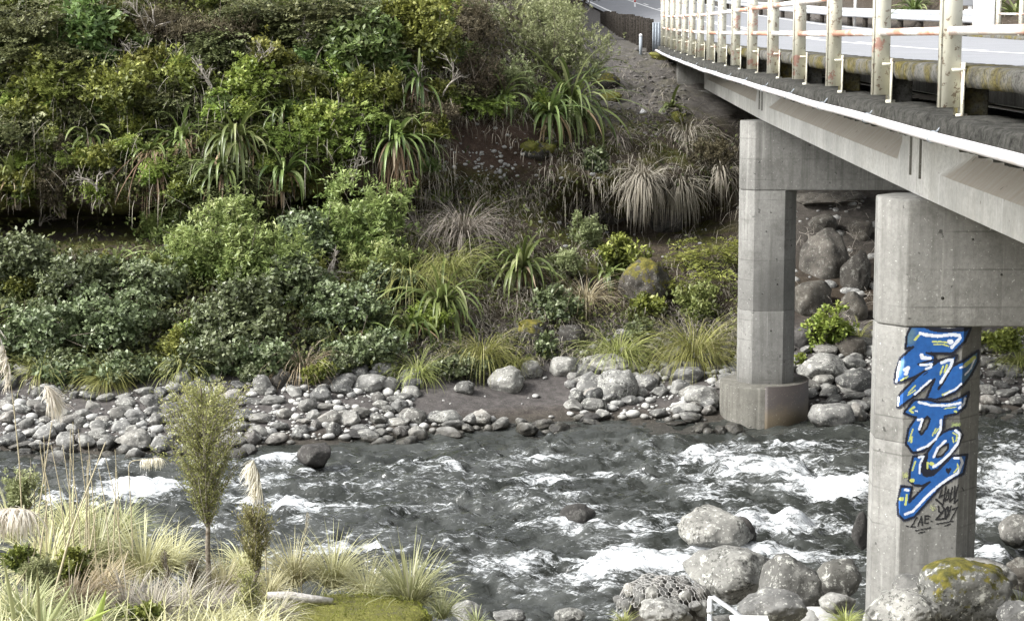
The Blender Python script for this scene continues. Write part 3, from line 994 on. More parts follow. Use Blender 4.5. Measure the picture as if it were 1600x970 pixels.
# service pipe along the deck edge
mb = MB()
ysp = np.arange(2.4, 46.4, 0.8)
zz = [5.602 + float(zc(y)) - .003 * math.sin(y * 1.38) for y in ysp]
mb.tube([(1.925, y, z) for y, z in zip(ysp, zz)], .029, 12)
PIPE = mb.build('service_pipe', M['pipe'], None, True)
tag(PIPE, 'long white service pipe strapped along the lower edge of the bridge deck', 'pipe')
for k, yp in enumerate(POST_Y):
    if yp > 45:
        continue
    mb = MB()
    z = float(np.interp(yp - .1, ysp, zz))
    a = np.linspace(0, 2 * math.pi, 17)
    mb.tube([(1.925 + .031 * math.cos(t), yp - .1, z + .031 * math.sin(t)) for t in a], .005, 5, False)
    mb.tube([(1.945, yp - .1, z + .03), (1.97, yp - .1, z + .06), (2.0, yp - .1, z + .075)], .005, 5)
    mb.build('pipe_strap', M['greypost'], PIPE)


# ------------------------------------------------------------------ graffiti on the near column
def graffiti():
    A, B_, C_ = (1390, 505), (1390, 610), (1390, 710)
    S = 7.46

    def pts(o, L):
        return np.array([(o[0] + x / S, o[1] + y / S) for x, y in L])
    blue = [
        pts(A, [(250, 40), (400, 40), (520, 88), (700, 96), (945, 50), (885, 205), (730, 352), (430, 345), (520, 372), (540, 440), (400, 560), (300, 620), (130, 685), (62, 690), (70, 560), (130, 400), (275, 275), (185, 295), (205, 130)]),
        pts(A, [(90, 975), (115, 830), (330, 610), (560, 450), (785, 375), (735, 500), (840, 450), (1035, 318), (1030, 450), (950, 600), (880, 700), (760, 810), (540, 888), (430, 875), (525, 650), (300, 840), (120, 975)]),
        pts(B_, [(168, 258), (280, 112), (430, 105), (560, 135), (700, 130), (825, 80), (925, 20), (880, 190), (780, 270), (640, 300), (620, 460), (500, 620), (400, 700), (270, 725), (190, 620), (220, 450), (310, 310), (235, 290)]),
        pts(B_, [(420, 860), (440, 720), (540, 560), (620, 490), (700, 450), (800, 435), (850, 520), (800, 640), (700, 760), (560, 920), (450, 950)]),
        pts(C_, [(275, 20), (245, 150), (228, 300), (290, 355), (390, 360), (470, 315), (340, 440), (225, 555), (262, 375), (135, 370), (90, 560), (100, 700), (175, 765), (290, 720), (440, 550), (600, 370), (740, 280), (860, 220), (905, 0), (720, 20), (560, 190), (420, 240), (370, 190), (410, 30)]),
    ]
    holes = [pts(B_, [(440, 300), (472, 330), (440, 430), (370, 512), (345, 480), (400, 340)]),
             pts(B_, [(535, 745), (590, 660), (680, 620), (685, 670), (610, 765), (550, 775)]),
             pts(A, [(545, 385), (690, 385), (560, 440), (540, 420)]),
             ]
    black_fill = [pts(C_, [(370, 170), (420, 190), (560, 160), (570, 200), (510, 250), (430, 265), (385, 240)]), pts(C_, [(650, 170), (670, 150), (688, 165), (705, 150), (722, 168), (710, 195), (685, 225), (660, 200)]),
                  pts(A, [(370, 30), (500, 40), (700, 60), (900, 25), (960, 45), (900, 90), (700, 105), (480, 85)]), pts(B_, [(360, 760), (430, 720), (440, 880), (520, 950), (400, 960), (370, 860)])]
    black_lines = [(A, 26, [(430, 345), (720, 360), (790, 370)]), (A, 24, [(335, 478), (440, 445), (545, 420)]), (A, 26, [(545, 440), (785, 372)]), (A, 30, [(570, 765), (640, 660), (735, 490), (860, 440)]), (A, 12, [(400, 600), (440, 570)])]
    white = [(A, 40, [(355, 115), (420, 135), (560, 150), (700, 135), (810, 135), (825, 170), (780, 220), (725, 280)]), (A, 60, [(700, 215), (715, 215)]), (A, 44, [(370, 370), (385, 405), (470, 405)]), (A, 30, [(360, 485), (430, 480), (490, 478), (480, 510), (425, 530)]),
             (A, 36, [(605, 460), (680, 430), (735, 425), (710, 500), (650, 600), (595, 690)]), (A, 46, [(180, 540), (215, 520), (190, 590)]), (A, 24, [(290, 830), (400, 730), (480, 660)]), (A, 22, [(640, 830), (760, 770), (840, 705)]), (A, 26, [(825, 515), (870, 500)]),
             (A, 20, [(880, 600), (950, 520), (990, 420)]), (A, 26, [(80, 680), (95, 560), (120, 450)]), (A, 22, [(100, 960), (105, 860)]),
             (B_, 32, [(340, 135), (480, 170), (650, 175), (830, 145)]), (B_, 26, [(880, 90), (870, 150), (810, 205)]), (B_, 30, [(330, 340), (385, 335), (345, 450)]), (B_, 30, [(600, 345), (595, 450), (540, 560), (440, 645), (330, 690)]), (B_, 34, [(770, 465), (825, 510), (790, 620), (690, 750), (560, 860), (510, 885)]),
             (B_, 30, [(650, 585), (560, 670), (515, 770)]), (B_, 16, [(300, 235), (325, 240)]),
             (C_, 26, [(340, 30), (395, 20), (355, 110), (350, 215)]), (C_, 32, [(755, 40), (830, 40), (850, 90), (800, 210), (690, 275), (560, 370), (430, 490), (270, 660), (180, 695)]), (C_, 34, [(185, 410), (215, 415)])]
    yellow = [(A, 18, [(500, 215), (600, 215), (670, 225)]), (A, 16, [(515, 245), (620, 245), (690, 265)]), (A, 28, [(340, 140), (295, 190)]), (A, 36, [(375, 385), (410, 400)]), (A, 22, [(625, 500), (590, 590)]), (A, 22, [(670, 485), (640, 570)]), (A, 18, [(130, 665), (215, 620)]),
              (A, 16, [(300, 725), (220, 810)]), (A, 14, [(300, 780), (215, 835)]), (A, 24, [(620, 830), (700, 795)]), (A, 44, [(880, 490), (990, 400)]), (B_, 26, [(285, 190), (235, 230), (270, 255)]), (B_, 12, [(640, 210), (780, 190)]), (B_, 24, [(760, 240), (775, 245)]),
              (B_, 16, [(270, 450), (225, 590)]), (B_, 22, [(260, 540), (250, 600)]), (B_, 16, [(540, 440), (500, 520)]), (B_, 14, [(570, 440), (530, 500)]), (B_, 18, [(740, 490), (790, 520), (770, 590)]), (B_, 18, [(735, 545), (745, 600)]), (B_, 44, [(485, 850), (500, 855)]), (B_, 26, [(445, 840), (440, 900)]),
              (C_, 20, [(300, 80), (265, 180)]), (C_, 46, [(255, 300), (270, 300)]), (C_, 42, [(130, 515), (145, 515)]), (C_, 28, [(200, 470), (185, 580)]), (C_, 16, [(790, 110), (800, 150), (750, 210)])]
    txt = [(C_, 18, [(205, 832), (216, 830)]), (C_, 16, [(320, 730), (250, 840), (300, 838)]), (C_, 16, [(330, 830), (370, 715), (380, 820)]), (C_, 14, [(345, 790), (385, 785)]), (C_, 16, [(470, 720), (415, 710), (405, 800), (450, 795)]), (C_, 14, [(415, 750), (455, 745)]), (C_, 16, [(487, 775), (495, 777)]),
           (C_, 13, [(300, 885), (480, 850)]), (C_, 12, [(340, 912), (410, 898)]), (C_, 22, [(540, 520), (610, 580), (640, 640), (540, 755), (630, 745)]), (C_, 20, [(570, 600), (575, 660), (610, 680)]), (C_, 26, [(650, 640), (650, 745), (690, 690), (680, 610), (650, 640)]), (C_, 18, [(715, 600), (700, 660)]),
           (C_, 16, [(730, 640), (795, 610), (710, 760)]), (C_, 14, [(550, 805), (740, 775)]), (C_, 14, [(640, 828), (710, 808)]), (C_, 18, [(610, 410), (575, 500), (620, 470)]), (C_, 18, [(655, 370), (625, 570)]), (C_, 16, [(685, 400), (645, 540), (690, 510), (685, 400)]), (C_, 18, [(730, 380), (700, 550), (750, 500), (760, 370)]), (C_, 18, [(800, 350), (750, 565), (795, 525)]),
           (C_, 10, [(845, 385), (865, 420)])]
    soft = [(A, 150, [(260, 110), (240, 200)], (0.16, 0.25, 0.2), .55), (A, 80, [(150, 450), (95, 600)], (0.25, 0.42, 0.5), .7), (A, 110, [(1000, 380), (950, 520), (880, 640)], (0.10, 0.18, 0.2), .75), (C_, 90, [(185, 240), (190, 245)], (0.45, 0.48, 0.22), .5), (C_, 80, [(500, 610), (505, 615)], (0.42, 0.44, 0.25), .35), (B_, 60, [(740, 400), (810, 400)], (0.3, 0.36, 0.16), .6)]

    # wrapped sheet over the front face and both chamfers of the near column, 3 mm proud
    xc, yc = COLX, PIERS[0]
    oc = octo(xc, yc, OCT_W + .003, OCT_D + .003)
    path = [oc[0], oc[1], oc[2], oc[3]]
    seg = [np.linalg.norm(np.subtract(path[k + 1], path[k])) for k in range(3)]
    cum = np.concatenate([[0], np.cumsum(seg)])
    cell = 0.0055
    ss = np.arange(0, cum[-1] + cell, cell)
    # keep the sheet's corners on the column's corners
    ss = np.unique(np.concatenate([ss[(np.abs(ss[:, None] - cum[None, 1:3]) > cell * .4).all(1)], cum[1:3]]))
    ss = ss[ss <= cum[-1]]
    zz = np.arange(1.72, 3.70, cell)
    sx_ = np.interp(ss, cum, [p[0] for p in path])
    sy_ = np.interp(ss, cum, [p[1] for p in path])
    ns, nz = len(ss), len(zz)
    V = np.stack([np.repeat(sx_, nz), np.repeat(sy_, nz), np.tile(zz, ns)], -1)
    i = np.arange(ns - 1)[:, None] * nz
    j = np.arange(nz - 1)[None, :]
    Q = np.stack([i + j, i + nz + j, i + nz + j + 1, i + j + 1], -1).reshape(-1, 4)
    ctr = V[Q].mean(1)
    u, v = proj(ctr)
    p = np.stack([u, v], -1)
    p = p + (np.stack([noise(ctr[:, [0, 2]] * 60, 3), noise(ctr[:, [0, 2]] * 60, 4)], -1) - .5) * .7
    n = len(p)
    alpha = np.zeros(n)
    colr = np.zeros((n, 3))

    def inside(poly):
        c = np.zeros(n, bool)
        k = len(poly)
        for a in range(k):
            x0, y0 = poly[a]
            x1, y1 = poly[(a + 1) % k]
            if y0 == y1:
                continue
            t = ((y0 > p[:, 1]) != (y1 > p[:, 1])) & (p[:, 0] < (x1 - x0) * (p[:, 1] - y0) / (y1 - y0) + x0)
            c ^= t
        return c

    def dist(line):
        d = np.full(n, 1e9)
        for a, b in zip(line[:-1], line[1:]):
            ab = b - a
            t = np.clip(((p - a) @ ab) / max(ab @ ab, 1e-9), 0, 1)
            d = np.minimum(d, np.linalg.norm(p - (a + t[:, None] * ab), axis=1))
        return d

    def paint(mask, c):
        colr[mask] = c
        alpha[mask] = 1
    INK = np.array((0.012, 0.014, 0.025))
    for o_, wd, L, c_, s_ in soft[3:]:
        d = dist(pts(o_, L))
        mk = (d < wd / S / 2) & (alpha < .5)
        r_ = noise(ctr[:, [0, 2]] * 150, 9)
        mk &= r_ < s_ * (1.3 - d / (wd / S / 2)) + .1
        paint(mk, c_)
    fill = np.zeros(n, bool)
    blue_c = np.array((0.019, 0.098, 0.32))[None] * (0.85 + 0.35 * fbm(ctr * 5, 3, 5))[:, None]
    order = [0, 1, 4, 2, 3]
    for k in order:
        poly = blue[k]
        closed = np.vstack([poly, poly[:1]])
        d = dist(closed)
        mk = inside(poly)
        colr[mk] = blue_c[mk]
        alpha[mk] = 1
        paint(d < 1.75, INK)
        edge = (d < 2.6) & (d >= 1.75) & ~mk & (noise(ctr[:, [0, 2]] * 170, 2) < .45)
        paint(edge, INK * 4)
        if k == 2:
            for h in holes[:1]:
                mh = inside(h)
                alpha[mh] = 0
                paint(dist(np.vstack([h, h[:1]])) < 1.5, INK)
        if k == 3:
            mh = inside(holes[1])
            alpha[mh] = 0
            paint(dist(np.vstack([holes[1], holes[1][:1]])) < 1.6, INK)
    mh = inside(holes[2])
    alpha[mh] = 0
    for o_, wd, L, c_, s_ in soft[:3]:
        d = dist(pts(o_, L))
        k = np.clip(1.15 - d / (wd / S / 2), 0, 1) * s_
        mk = (alpha > 0) & (colr[:, 2] > .1)
        colr[mk] = colr[mk] * (1 - k[mk, None]) + np.array(c_) * k[mk, None]
    for bf in black_fill:
        paint(inside(bf), INK)
    for o_, wd, L in black_lines:
        paint(dist(pts(o_, L)) < wd / S / 2, INK)
    for o_, wd, L in yellow:
        paint(dist(pts(o_, L)) < wd / S / 2, (0.50, 0.54, 0.16))
    for o_, wd, L in white:
        paint(dist(pts(o_, L)) < wd / S / 2 * .95, (0.66, 0.70, 0.78))
    for o_, wd, L in txt:
        paint(dist(pts(o_, L)) < wd / S / 2 * .95, (0.02, 0.02, 0.022))
    keep = alpha > 0
    Qk = Q[keep]
    used, inv = np.unique(Qk, return_inverse=True)
    # one vertex per face corner so every face keeps its own colour
    Vf = V[Qk].reshape(-1, 3)
    me = mesh_np('graffiti', Vf, [np.arange(len(Vf)).reshape(-1, 4)], {'paint': np.repeat(colr[keep], 4, 0)})
    m = Mat('spray_paint', 0.6, 0.35)
    m.color(m.mix(1.0, m.attr('paint', 'Color'), m.ramp(m.noise(25, 4, 0.6), [(0.3, .82), (0.7, 1.12)]), 'MULTIPLY'))
    o = obj('graffiti', me, m.m)
    o.parent = PIER_O[0]
    o['label'] = 'blue spray painted letters reading ENJOY down the column with black tags below'


graffiti()

# ------------------------------------------------------------------ far roadside
gr = tag(empty('guard_rail', (10.1, 46, 6.0)), 'galvanised corrugated guard rail along the far road edge beyond the bridge', 'guard rail')
GPTS = np.array([(10.15, 45.7), (10.2, 49), (9.95, 60), (9.55, 72), (8.6, 87), (7.9, 100), (6.7, 120)])


def gpath(n):
    d = np.concatenate([[0], np.cumsum(np.linalg.norm(np.diff(GPTS, axis=0), axis=1))])
    s = np.linspace(0, d[-1], n)
    return np.interp(s, d, GPTS[:, 0]), np.interp(s, d, GPTS[:, 1])


gx, gy = gpath(60)
rzs = road_c(gy)[1]
wave = [(0, .62), (-.05, .58), (-.05, .53), (0, .48), (0, .44), (-.05, .39), (-.05, .34), (0, .30), (.006, .30), (-.044, .345), (-.044, .385), (.006, .435), (.006, .485), (-.044, .535), (-.044, .575), (.006, .62)]
o = MB().loft([[(x + a, y, z + b) for a, b in wave] for x, y, z in zip(gx, gy, rzs)]).build('rail_beam', M['galv'])
attach(o, gr)
px_, py_ = gpath(26)
for x, y in zip(px_[1:], py_[1:]):
    z = float(road_c(y)[1])
    o = MB().box((x + .03, y - .08, z - .4), (x + .19, y + .08, z + .58)).build('post', M['wood'])
    attach(o, gr)

tf = tag(empty('timber_barrier', (1.8, 47, 5.9)), 'low barrier of dark weathered upright timbers beside the bridge end', 'barrier')
rr = rng(4)
NT = 24
for k in range(NT):
    s = k / (NT - 1)
    y = 47 + 28 * s ** 1.15
    x = 1.83 - .85 * s
    zt = 6.47 + .58 * s + rr.uniform(-.07, .05)
    w_ = .085 + rr.uniform(-.02, .03)
    o = MB().box((x - w_, y - .09, zt - 1.1), (x + w_, y + .09, zt)).build('plank', M['wood'], None, bevel=.012)
    o.rotation_euler.z = 0
    attach(o, tf)
o = MB().loft([[(1.93 - .85 * s, 47 + 28 * s ** 1.15, 6.38 + .58 * s + d) for d in (0,)] + [(2.0 - .85 * s, 47 + 28 * s ** 1.15, 6.38 + .58 * s), (2.0 - .85 * s, 47 + 28 * s ** 1.15, 6.2 + .58 * s), (1.93 - .85 * s, 47 + 28 * s ** 1.15, 6.2 + .58 * s)] for s in np.linspace(0, 1, 8)]).build('backing_rail', M['wood'])
attach(o, tf)
pl = MB()
for k in range(6):
    x0 = 1.86 + .035 * k
    pl.box((x0, 46.2 + (.012 if k % 2 else 0), 5.7), (x0 + .0345, 46.22 + (.012 if k % 2 else 0), 6.42))
tag(pl.build('metal_plate', M['greypost']), 'grey corrugated metal end plate between timber barrier and bridge railing', 'plate')
p_ = at(1001, 71, 46.0)
o = empty('marker_stub', p_)
tag(o, 'short grey marker stub with white cap in gravel beside timber barrier', 'marker post')
MB().tube([(0, 0, -.3), (0, 0, .22)], .04, 10).build('stem', M['greypost'], o, True)
MB().tube([(0, 0, .221), (0, 0, .27), (0, 0, .285)], [.043, .04, .015], 10).build('cap', M['white'], o, True)


def marker(u, v, Y, label, h=1.0):
    b_ = at(u, v, Y)
    e = tag(empty('edge_marker_post', b_), label, 'marker post')
    MB().box((-.05, -.02, -.4), (.05, .02, h)).build('stem', M['white'], e)
    MB().box((-.052, -.024, h * .72), (.052, .024, h * .88)).build('red_band', M['red'], e)
    return e


marker(1336, 26, 66, 'white edge marker post with red band behind the guard rail', 1.0)
marker(992, 20, 104, 'slim white edge marker post far up the road', .8)
# sign standing behind the guard rail, seen from its back
sp = at(1515, 40, 52)
e = tag(empty('road_sign', sp), 'grey backed road sign on a white post behind the guard rail', 'sign')
MB().box((-.055, -.03, -.8), (.055, .03, 2.6)).build('post', M['white'], e)
MB().box((-.42, -.06, .55), (.42, -.035, 1.5)).build('sign_panel', M['signback'], e, bevel=.01)
MB().box((-.17, -.1, -.05), (.17, -.062, .45)).build('small_panel', M['white'], e, bevel=.01)
MB().box((-.14, -.108, .36), (.14, -.102, .39)).build('panel_bracket', M['signback'], e)

# ------------------------------------------------------------------ stones
def ico(sub):
    t = (1 + 5 ** .5) / 2
    V = [(-1, t, 0), (1, t, 0), (-1, -t, 0), (1, -t, 0), (0, -1, t), (0, 1, t), (0, -1, -t), (0, 1, -t), (t, 0, -1), (t, 0, 1), (-t, 0, -1), (-t, 0, 1)]
    Fc = [(0, 11, 5), (0, 5, 1), (0, 1, 7), (0, 7, 10), (0, 10, 11), (1, 5, 9), (5, 11, 4), (11, 10, 2), (10, 7, 6), (7, 1, 8), (3, 9, 4), (3, 4, 2), (3, 2, 6), (3, 6, 8), (3, 8, 9), (4, 9, 5), (2, 4, 11), (6, 2, 10), (8, 6, 7), (9, 8, 1)]
    V = [np.array(v, float) / np.linalg.norm(v) for v in V]
    for _ in range(sub):
        mid, nf = {}, []

        def m_(a, b):
            k = (min(a, b), max(a, b))
            if k not in mid:
                p = V[a] + V[b]
                V.append(p / np.linalg.norm(p))
                mid[k] = len(V) - 1
            return mid[k]
        for a, b, c in Fc:
            ab, bc, ca = m_(a, b), m_(b, c), m_(c, a)
            nf += [(a, ab, ca), (b, bc, ab), (c, ca, bc), (ab, bc, ca)]
        Fc = nf
    return np.array(V), np.array(Fc)


ICO = {k: ico(k) for k in (1, 2, 3, 4)}


def stone_shape(seed, sub=3, angular=0.5, rough=0.16):
    r = rng(seed)
    V, Fc = ICO[sub]
    V = V.copy()
    V *= (1 + (fbm(V * 1.1 + seed * 3.7, 3, seed) - .5) * .55)[:, None]
    for _ in range(int(3 + angular * 7)):
        nrm = norm(r.normal(size=3))
        d = r.uniform(.62, .9)
        over = np.maximum(V @ nrm - d, 0)
        V -= (over * (0.55 + .4 * angular))[:, None] * nrm
    V *= (1 + (fbm(V * 3.2 + seed, 4, seed + 5) - .5) * rough)[:, None]
    V -= (V.max(0) + V.min(0)) / 2
    V /= (V.max(0) - V.min(0)) / 2
    return V, Fc


def stone_mesh(name, seed, sub=3, angular=.5, rough=.16):
    V, Fc = stone_shape(seed, sub, angular, rough)
    return mesh_np(name, V, [Fc], smooth=True)


BLD_M = {}


def boulder(u, v, ru, rv, label, mat='stone', seed=0, ang=.5, ymin=0, Y=None, deep=1.0, tilt=0.0, cat='boulder', name='boulder', dz=0.0):
    if Y is None:
        h = hit(u, v + rv * .55, ymin)
        Y = h[1]
        if h[2] < -.05:
            Y = atz(u, v + rv * .9, 0.0)[1] + .1
    c = at(u, v, Y)
    me = stone_mesh(name, seed + 101, 4 if ru > 40 else 3, ang, .2)
    o = obj(name, me, M[mat])
    o.location = (c[0], c[1] + ru * px(Y) * .35, c[2] + dz)
    o.scale = (ru * px(Y), ru * px(Y) * .85 * deep, rv * px(Y) * 1.12)
    o.rotation_euler = (0, tilt, (seed * 1.7) % 0.6 - .3)
    return tag(o, label, cat)


BOULDERS = [
    # far bank
    (790, 598, 31, 22, 'pale lichen covered boulder sitting on the dark sand patch', 'stone_lichen', 1, .4),
    (965, 608, 33, 28, 'largest rounded grey boulder on the far shingle right of the sand', 'stone_lichen', 2, .45),
    (880, 577, 22, 17, 'round buff boulder between the sand patch and the grassy bank', 'stone', 3, .2),
    (946, 572, 42, 16, 'broad speckled boulder lying behind the largest grey boulder', 'stone_lichen', 4, .4),
    (921, 604, 22, 21, 'pointed tan boulder leaning against the largest grey boulder', 'stone', 5, .9),
    (829, 581, 18, 15, 'smooth mid grey boulder behind the pale lichen covered boulder', 'stone', 6, .2),
    (697, 657, 28, 15, 'flat pale boulder at the water edge below the sand patch', 'stone_lichen', 7, .5),
    (749, 655, 19, 14, 'white patched boulder at the edge of the brown pool', 'stone_lichen', 8, .5),
    (579, 602, 29, 14, 'long pale grey boulder on shingle below the dark green shrubs', 'stone', 9, .5),
    (533, 602, 19, 12, 'oval pale stone next to the long pale grey boulder', 'stone', 10, .2),
    (1098, 623, 30, 18, 'smooth greenish tan boulder left of the round pier footing', 'stone', 11, .15),
    (1299, 652, 36, 19, 'smooth flat boulder in the water right of the round pier footing', 'stone', 12, .15),
    (1284, 580, 40, 24, 'sloping grey slab boulder behind the far pier column', 'stone_lichen', 13, .9),
    (1330, 545, 25, 18, 'rounded brown boulder between the two pier columns', 'stone_bank', 14, .15),
    (1262, 531, 24, 22, 'dark boulder with white spots right of the far column', 'stone_dark', 15, .4),
    (725, 608, 17, 11, 'small buff boulder in the middle of the sand patch', 'stone', 16, .5),
    (211, 692, 25, 19, 'big rounded boulder at the water edge behind the sapling', 'stone', 17, .2),
    (252, 698, 20, 17, 'rounded boulder touching the water just left of the sapling', 'stone', 18, .2),
    (18, 690, 22, 13, 'flat grey boulder at the left end of the far waterline', 'stone', 19, .3),
    (560, 586, 15, 12, 'small pale boulder under the brown spiky grass', 'stone', 20, .3),
    (409, 605, 16, 18, 'upright tan stone under the dark shrubs', 'stone', 21, .6),
    (434, 597, 16, 14, 'rusty brown rounded stone under the dark shrubs', 'stone_bank', 22, .3),
    (640, 588, 20, 11, 'whitish lumpy stone by the upper edge of the sand', 'stone_lichen', 23, .6),
    (600, 577, 22, 13, 'bluish white boulder tucked beneath the flax bank', 'stone_lichen', 24, .5),
    (1075, 588, 28, 13, 'long grey boulder against the far column foot', 'stone', 25, .3),
    (1010, 600, 20, 13, 'grey stone right of the largest grey boulder', 'stone', 26, .3),
    (1072, 640, 26, 9, 'low flat stone at the waterline left of the pier footing', 'stone', 27, .3),
    (920, 655, 20, 9, 'dark wet stone at the waterline below the sand', 'stone_dark', 28, .3),
    (1340, 650, 16, 18, 'pale stone half hidden behind the graffiti column', 'stone', 29, .3),
    (1335, 600, 30, 22, 'pale jumbled rock behind the graffiti column edge', 'stone', 30, .7),
    # cliff rocks
    (1012, 452, 46, 44, 'large dark mossy rock jutting from the bank left of the far column', 'stone_cliff', 31, 1.0),
    (828, 524, 30, 22, 'dark brown rock among the tussocks under the flax', 'stone_cliff', 32, .5),
    (893, 530, 25, 20, 'angular brown rock at the foot of the bank', 'stone_bank', 33, .8),
    (955, 330, 34, 20, 'dark mossy ledge rock under the dry grass mound', 'stone_cliff', 34, 1.0),
    (1040, 350, 30, 20, 'black rock in the hollow below the dry grass', 'stone_dark', 35, 1.0),
    (832, 238, 26, 14, 'moss topped rock at the edge of the brown earth scar', 'stone_cliff', 36, .5),
    (950, 130, 20, 14, 'mossy lump of rock beside the gravel slope', 'stone_cliff', 37, .3),
    (1285, 352, 24, 15, 'tan rock high in the bank under the bridge', 'stone_bank', 38, .5),
    (1345, 365, 20, 17, 'squarish tan rock beside the graffiti column cap', 'stone_bank', 39, .8),
    (1290, 405, 40, 42, 'large dark boulder behind the dead twig tangle', 'stone_bank', 40, .4),
    (1338, 430, 24, 36, 'tall rounded boulder in the bank under the bridge', 'stone_bank', 41, .3),
    (1270, 470, 34, 28, 'dark bank boulder low behind the far column', 'stone_bank', 42, .5),
    (1335, 485, 22, 26, 'shadowed bank boulder above the green weed', 'stone_bank', 43, .5),
    (1300, 312, 60, 13, 'long pale ledge rock beneath the far pier cap', 'stone_bank', 44, .8),
    # in the river
    (492, 715, 29, 19, 'dark angular rock breaking the rapids on the river left side', 'stone_dark', 245, 1.0),
    (903, 807, 29, 18, 'smooth dark rounded rock alone in mid river', 'stone_dark', 46, .1),
    (1118, 835, 62, 33, 'big pale rounded boulder in the river upstream of the graffiti column', 'stone_lichen', 47, .5),
    (1345, 830, 16, 30, 'wet dark boulder half hidden left of the graffiti column', 'stone_dark', 48, .5),
    (1590, 832, 30, 24, 'wet grey boulder in white water at the right edge', 'stone', 49, .4),
    (1160, 835, 25, 25, 'dark rough rock attached to the big pale river boulder', 'stone_dark', 50, .8),
    (560, 680, 34, 7, 'low wet rock awash near the far shore', 'stone_dark', 51, .3),
    (150, 800, 20, 6, 'low wet rock awash in the left rapids', 'stone_dark', 52, .3),
    # near bank
    (1140, 902, 76, 38, 'big sloping grey boulder at the near water edge', 'stone_lichen', 53, .45),
    (1238, 928, 58, 54, 'steep dark speckled boulder beside the big sloping grey boulder', 'stone_speck', 54, .8),
    (1312, 908, 38, 28, 'black speckled boulder left of the graffiti column foot', 'stone_speck', 55, .6),
    (1206, 955, 55, 26, 'smooth grey boulder beside the white metal box', 'stone', 56, .2),
    (1510, 935, 80, 56, 'large boulder with yellow moss and lichen before the graffiti column', 'stone_moss', 57, .35),
    (1415, 958, 62, 30, 'pale boulder with bright moss clump at the bottom edge', 'stone_lichen', 58, .3),
    (1427, 922, 32, 22, 'plain round grey boulder at the foot of the graffiti column', 'stone', 59, .15),
    (1545, 905, 50, 28, 'smooth grey boulder behind the large mossy boulder', 'stone', 60, .2),
    (1598, 900, 26, 26, 'reddish boulder at the right edge near the water', 'stone_bank', 61, .3),
    (1588, 965, 28, 22, 'grey boulder in the bottom right corner', 'stone', 62, .2),
    (1310, 945, 30, 16, 'grey stone wedged beside the tussock by the column', 'stone', 63, .3),
    (890, 965, 26, 12, 'flat pale stone on the near shore beside the gabion', 'stone_lichen', 64, .3),
    (795, 966, 28, 11, 'grey rounded stone on the near shore at the bottom edge', 'stone', 65, .2),
    (728, 958, 26, 18, 'pale grey stone behind the green rushes', 'stone', 66, .3),
    (1040, 962, 44, 22, 'rough grey boulder in front of the wire gabion', 'stone_lichen', 67, .4),
]
NEARY = {53: 17.6, 54: 16.6, 55: 17.2, 56: 14.6, 57: 13.9, 58: 13.4, 59: 14.7, 60: 15.0, 61: 17.5, 62: 13.6, 63: 15.2, 64: 17.6, 65: 17.4, 66: 17.0, 67: 14.6, 48: 19.6}
for u, v, ru, rv, lab, mt, sd, ang in BOULDERS:
    boulder(u, v, ru, rv, lab, mt, sd, ang, Y=NEARY.get(sd), ymin=18 if sd < 53 else 0)

# cobbles of the far shingle: the 300 that show largest as things, the rest as one mass
COB = [stone_mesh('cobble', 300 + k, 3, (.25, .6, .9, 1.0)[k % 4], .22) for k in range(14)]
r = rng(11)


def wl(x):
    return np.interp(x, [-10, -6.5, -4, -2.2, -1, .4, 2, 4, 9], [26.2, 26.1, 26.8, 27.8, 28.4, 28.4, 28.5, 28.8, 29.3])


def foot(x):
    return np.interp(x, [-10, -6.5, -4, -2.2, -1, .4, 2, 4, 9], [28.7, 28.6, 29.1, 29.7, 30.3, 31.0, 31.3, 31.4, 31.8])


cand = []
for _ in range(13000):
    x = r.uniform(-11, 9.5)
    w0, w1 = wl(x), foot(x)
    y = w0 - .45 + .5 * math.sin(x * 1.9) * math.sin(x * .7 + 1) + (w1 - w0 + .6) * r.beta(1.0, 1.1)
    if math.sin(x * 2.3 + 1.1 * math.sin(y * 2.1)) * math.sin(y * 3.7 + 1.3 * math.sin(x * 1.7)) > .3 and r.random() < .75:      # bare sandy gaps
        continue
    s = .022 + .15 * r.random() ** 3.4
    u, v = proj((x, y, .2))
    if 645 < u < 890 and 588 < v < 642 and r.random() < .985:      # the sand patch stays mostly bare
        continue
    if abs(x - 2.99) < .85 and abs(y - 28.8) < .85:
        continue
    if u > 1600 or u < -60:
        if r.random() < .5:
            continue
    cand.append((s, x, y))
cand.sort(reverse=True)
placed, grid = [], {}
for s, x, y in cand:
    ok = True
    gx_, gy_ = int(x // .5), int(y // .5)
    for a in (-1, 0, 1):
        for b in (-1, 0, 1):
            for (s2, x2, y2) in grid.get((gx_ + a, gy_ + b), ()):
                if (x - x2) ** 2 + (y - y2) ** 2 < ((s + s2) * .8) ** 2:
                    ok = False
                    break
            if not ok:
                break
        if not ok:
            break
    if ok:
        placed.append((s, x, y))
        grid.setdefault((gx_, gy_), []).append((s, x, y))
n_in = 0
small = []
ZU = [(100, 'at the left edge of the picture'), (200, 'below the round yellow tussock'), (285, 'just left of the tall sapling'), (390, 'seen behind the tall sapling'), (480, 'below the upright tan stone'), (560, 'left of the long pale grey boulder'),
      (640, 'right of the long pale grey boulder'), (740, 'beside the flat pale waterline boulder'), (830, 'around the dark sand patch'), (900, 'right of the pale lichen covered boulder'), (985, 'around the largest grey boulder'), (1060, 'right of the largest grey boulder'),
      (1140, 'left of the round pier footing'), (1290, 'just right of the round pier footing'), (1370, 'left of the graffiti column'), (9999, 'right of the graffiti column')]


def cobble_label(u, s, f):
    row = 'at the far waterline' if f < .3 else ('on the middle shingle' if f < .65 else 'on the upper shingle')
    size = 'big' if s > .15 else ('medium' if s > .11 else 'small')
    return '%s grey cobble %s, %s' % (size, row, next(l for lim, l in ZU if u < lim))


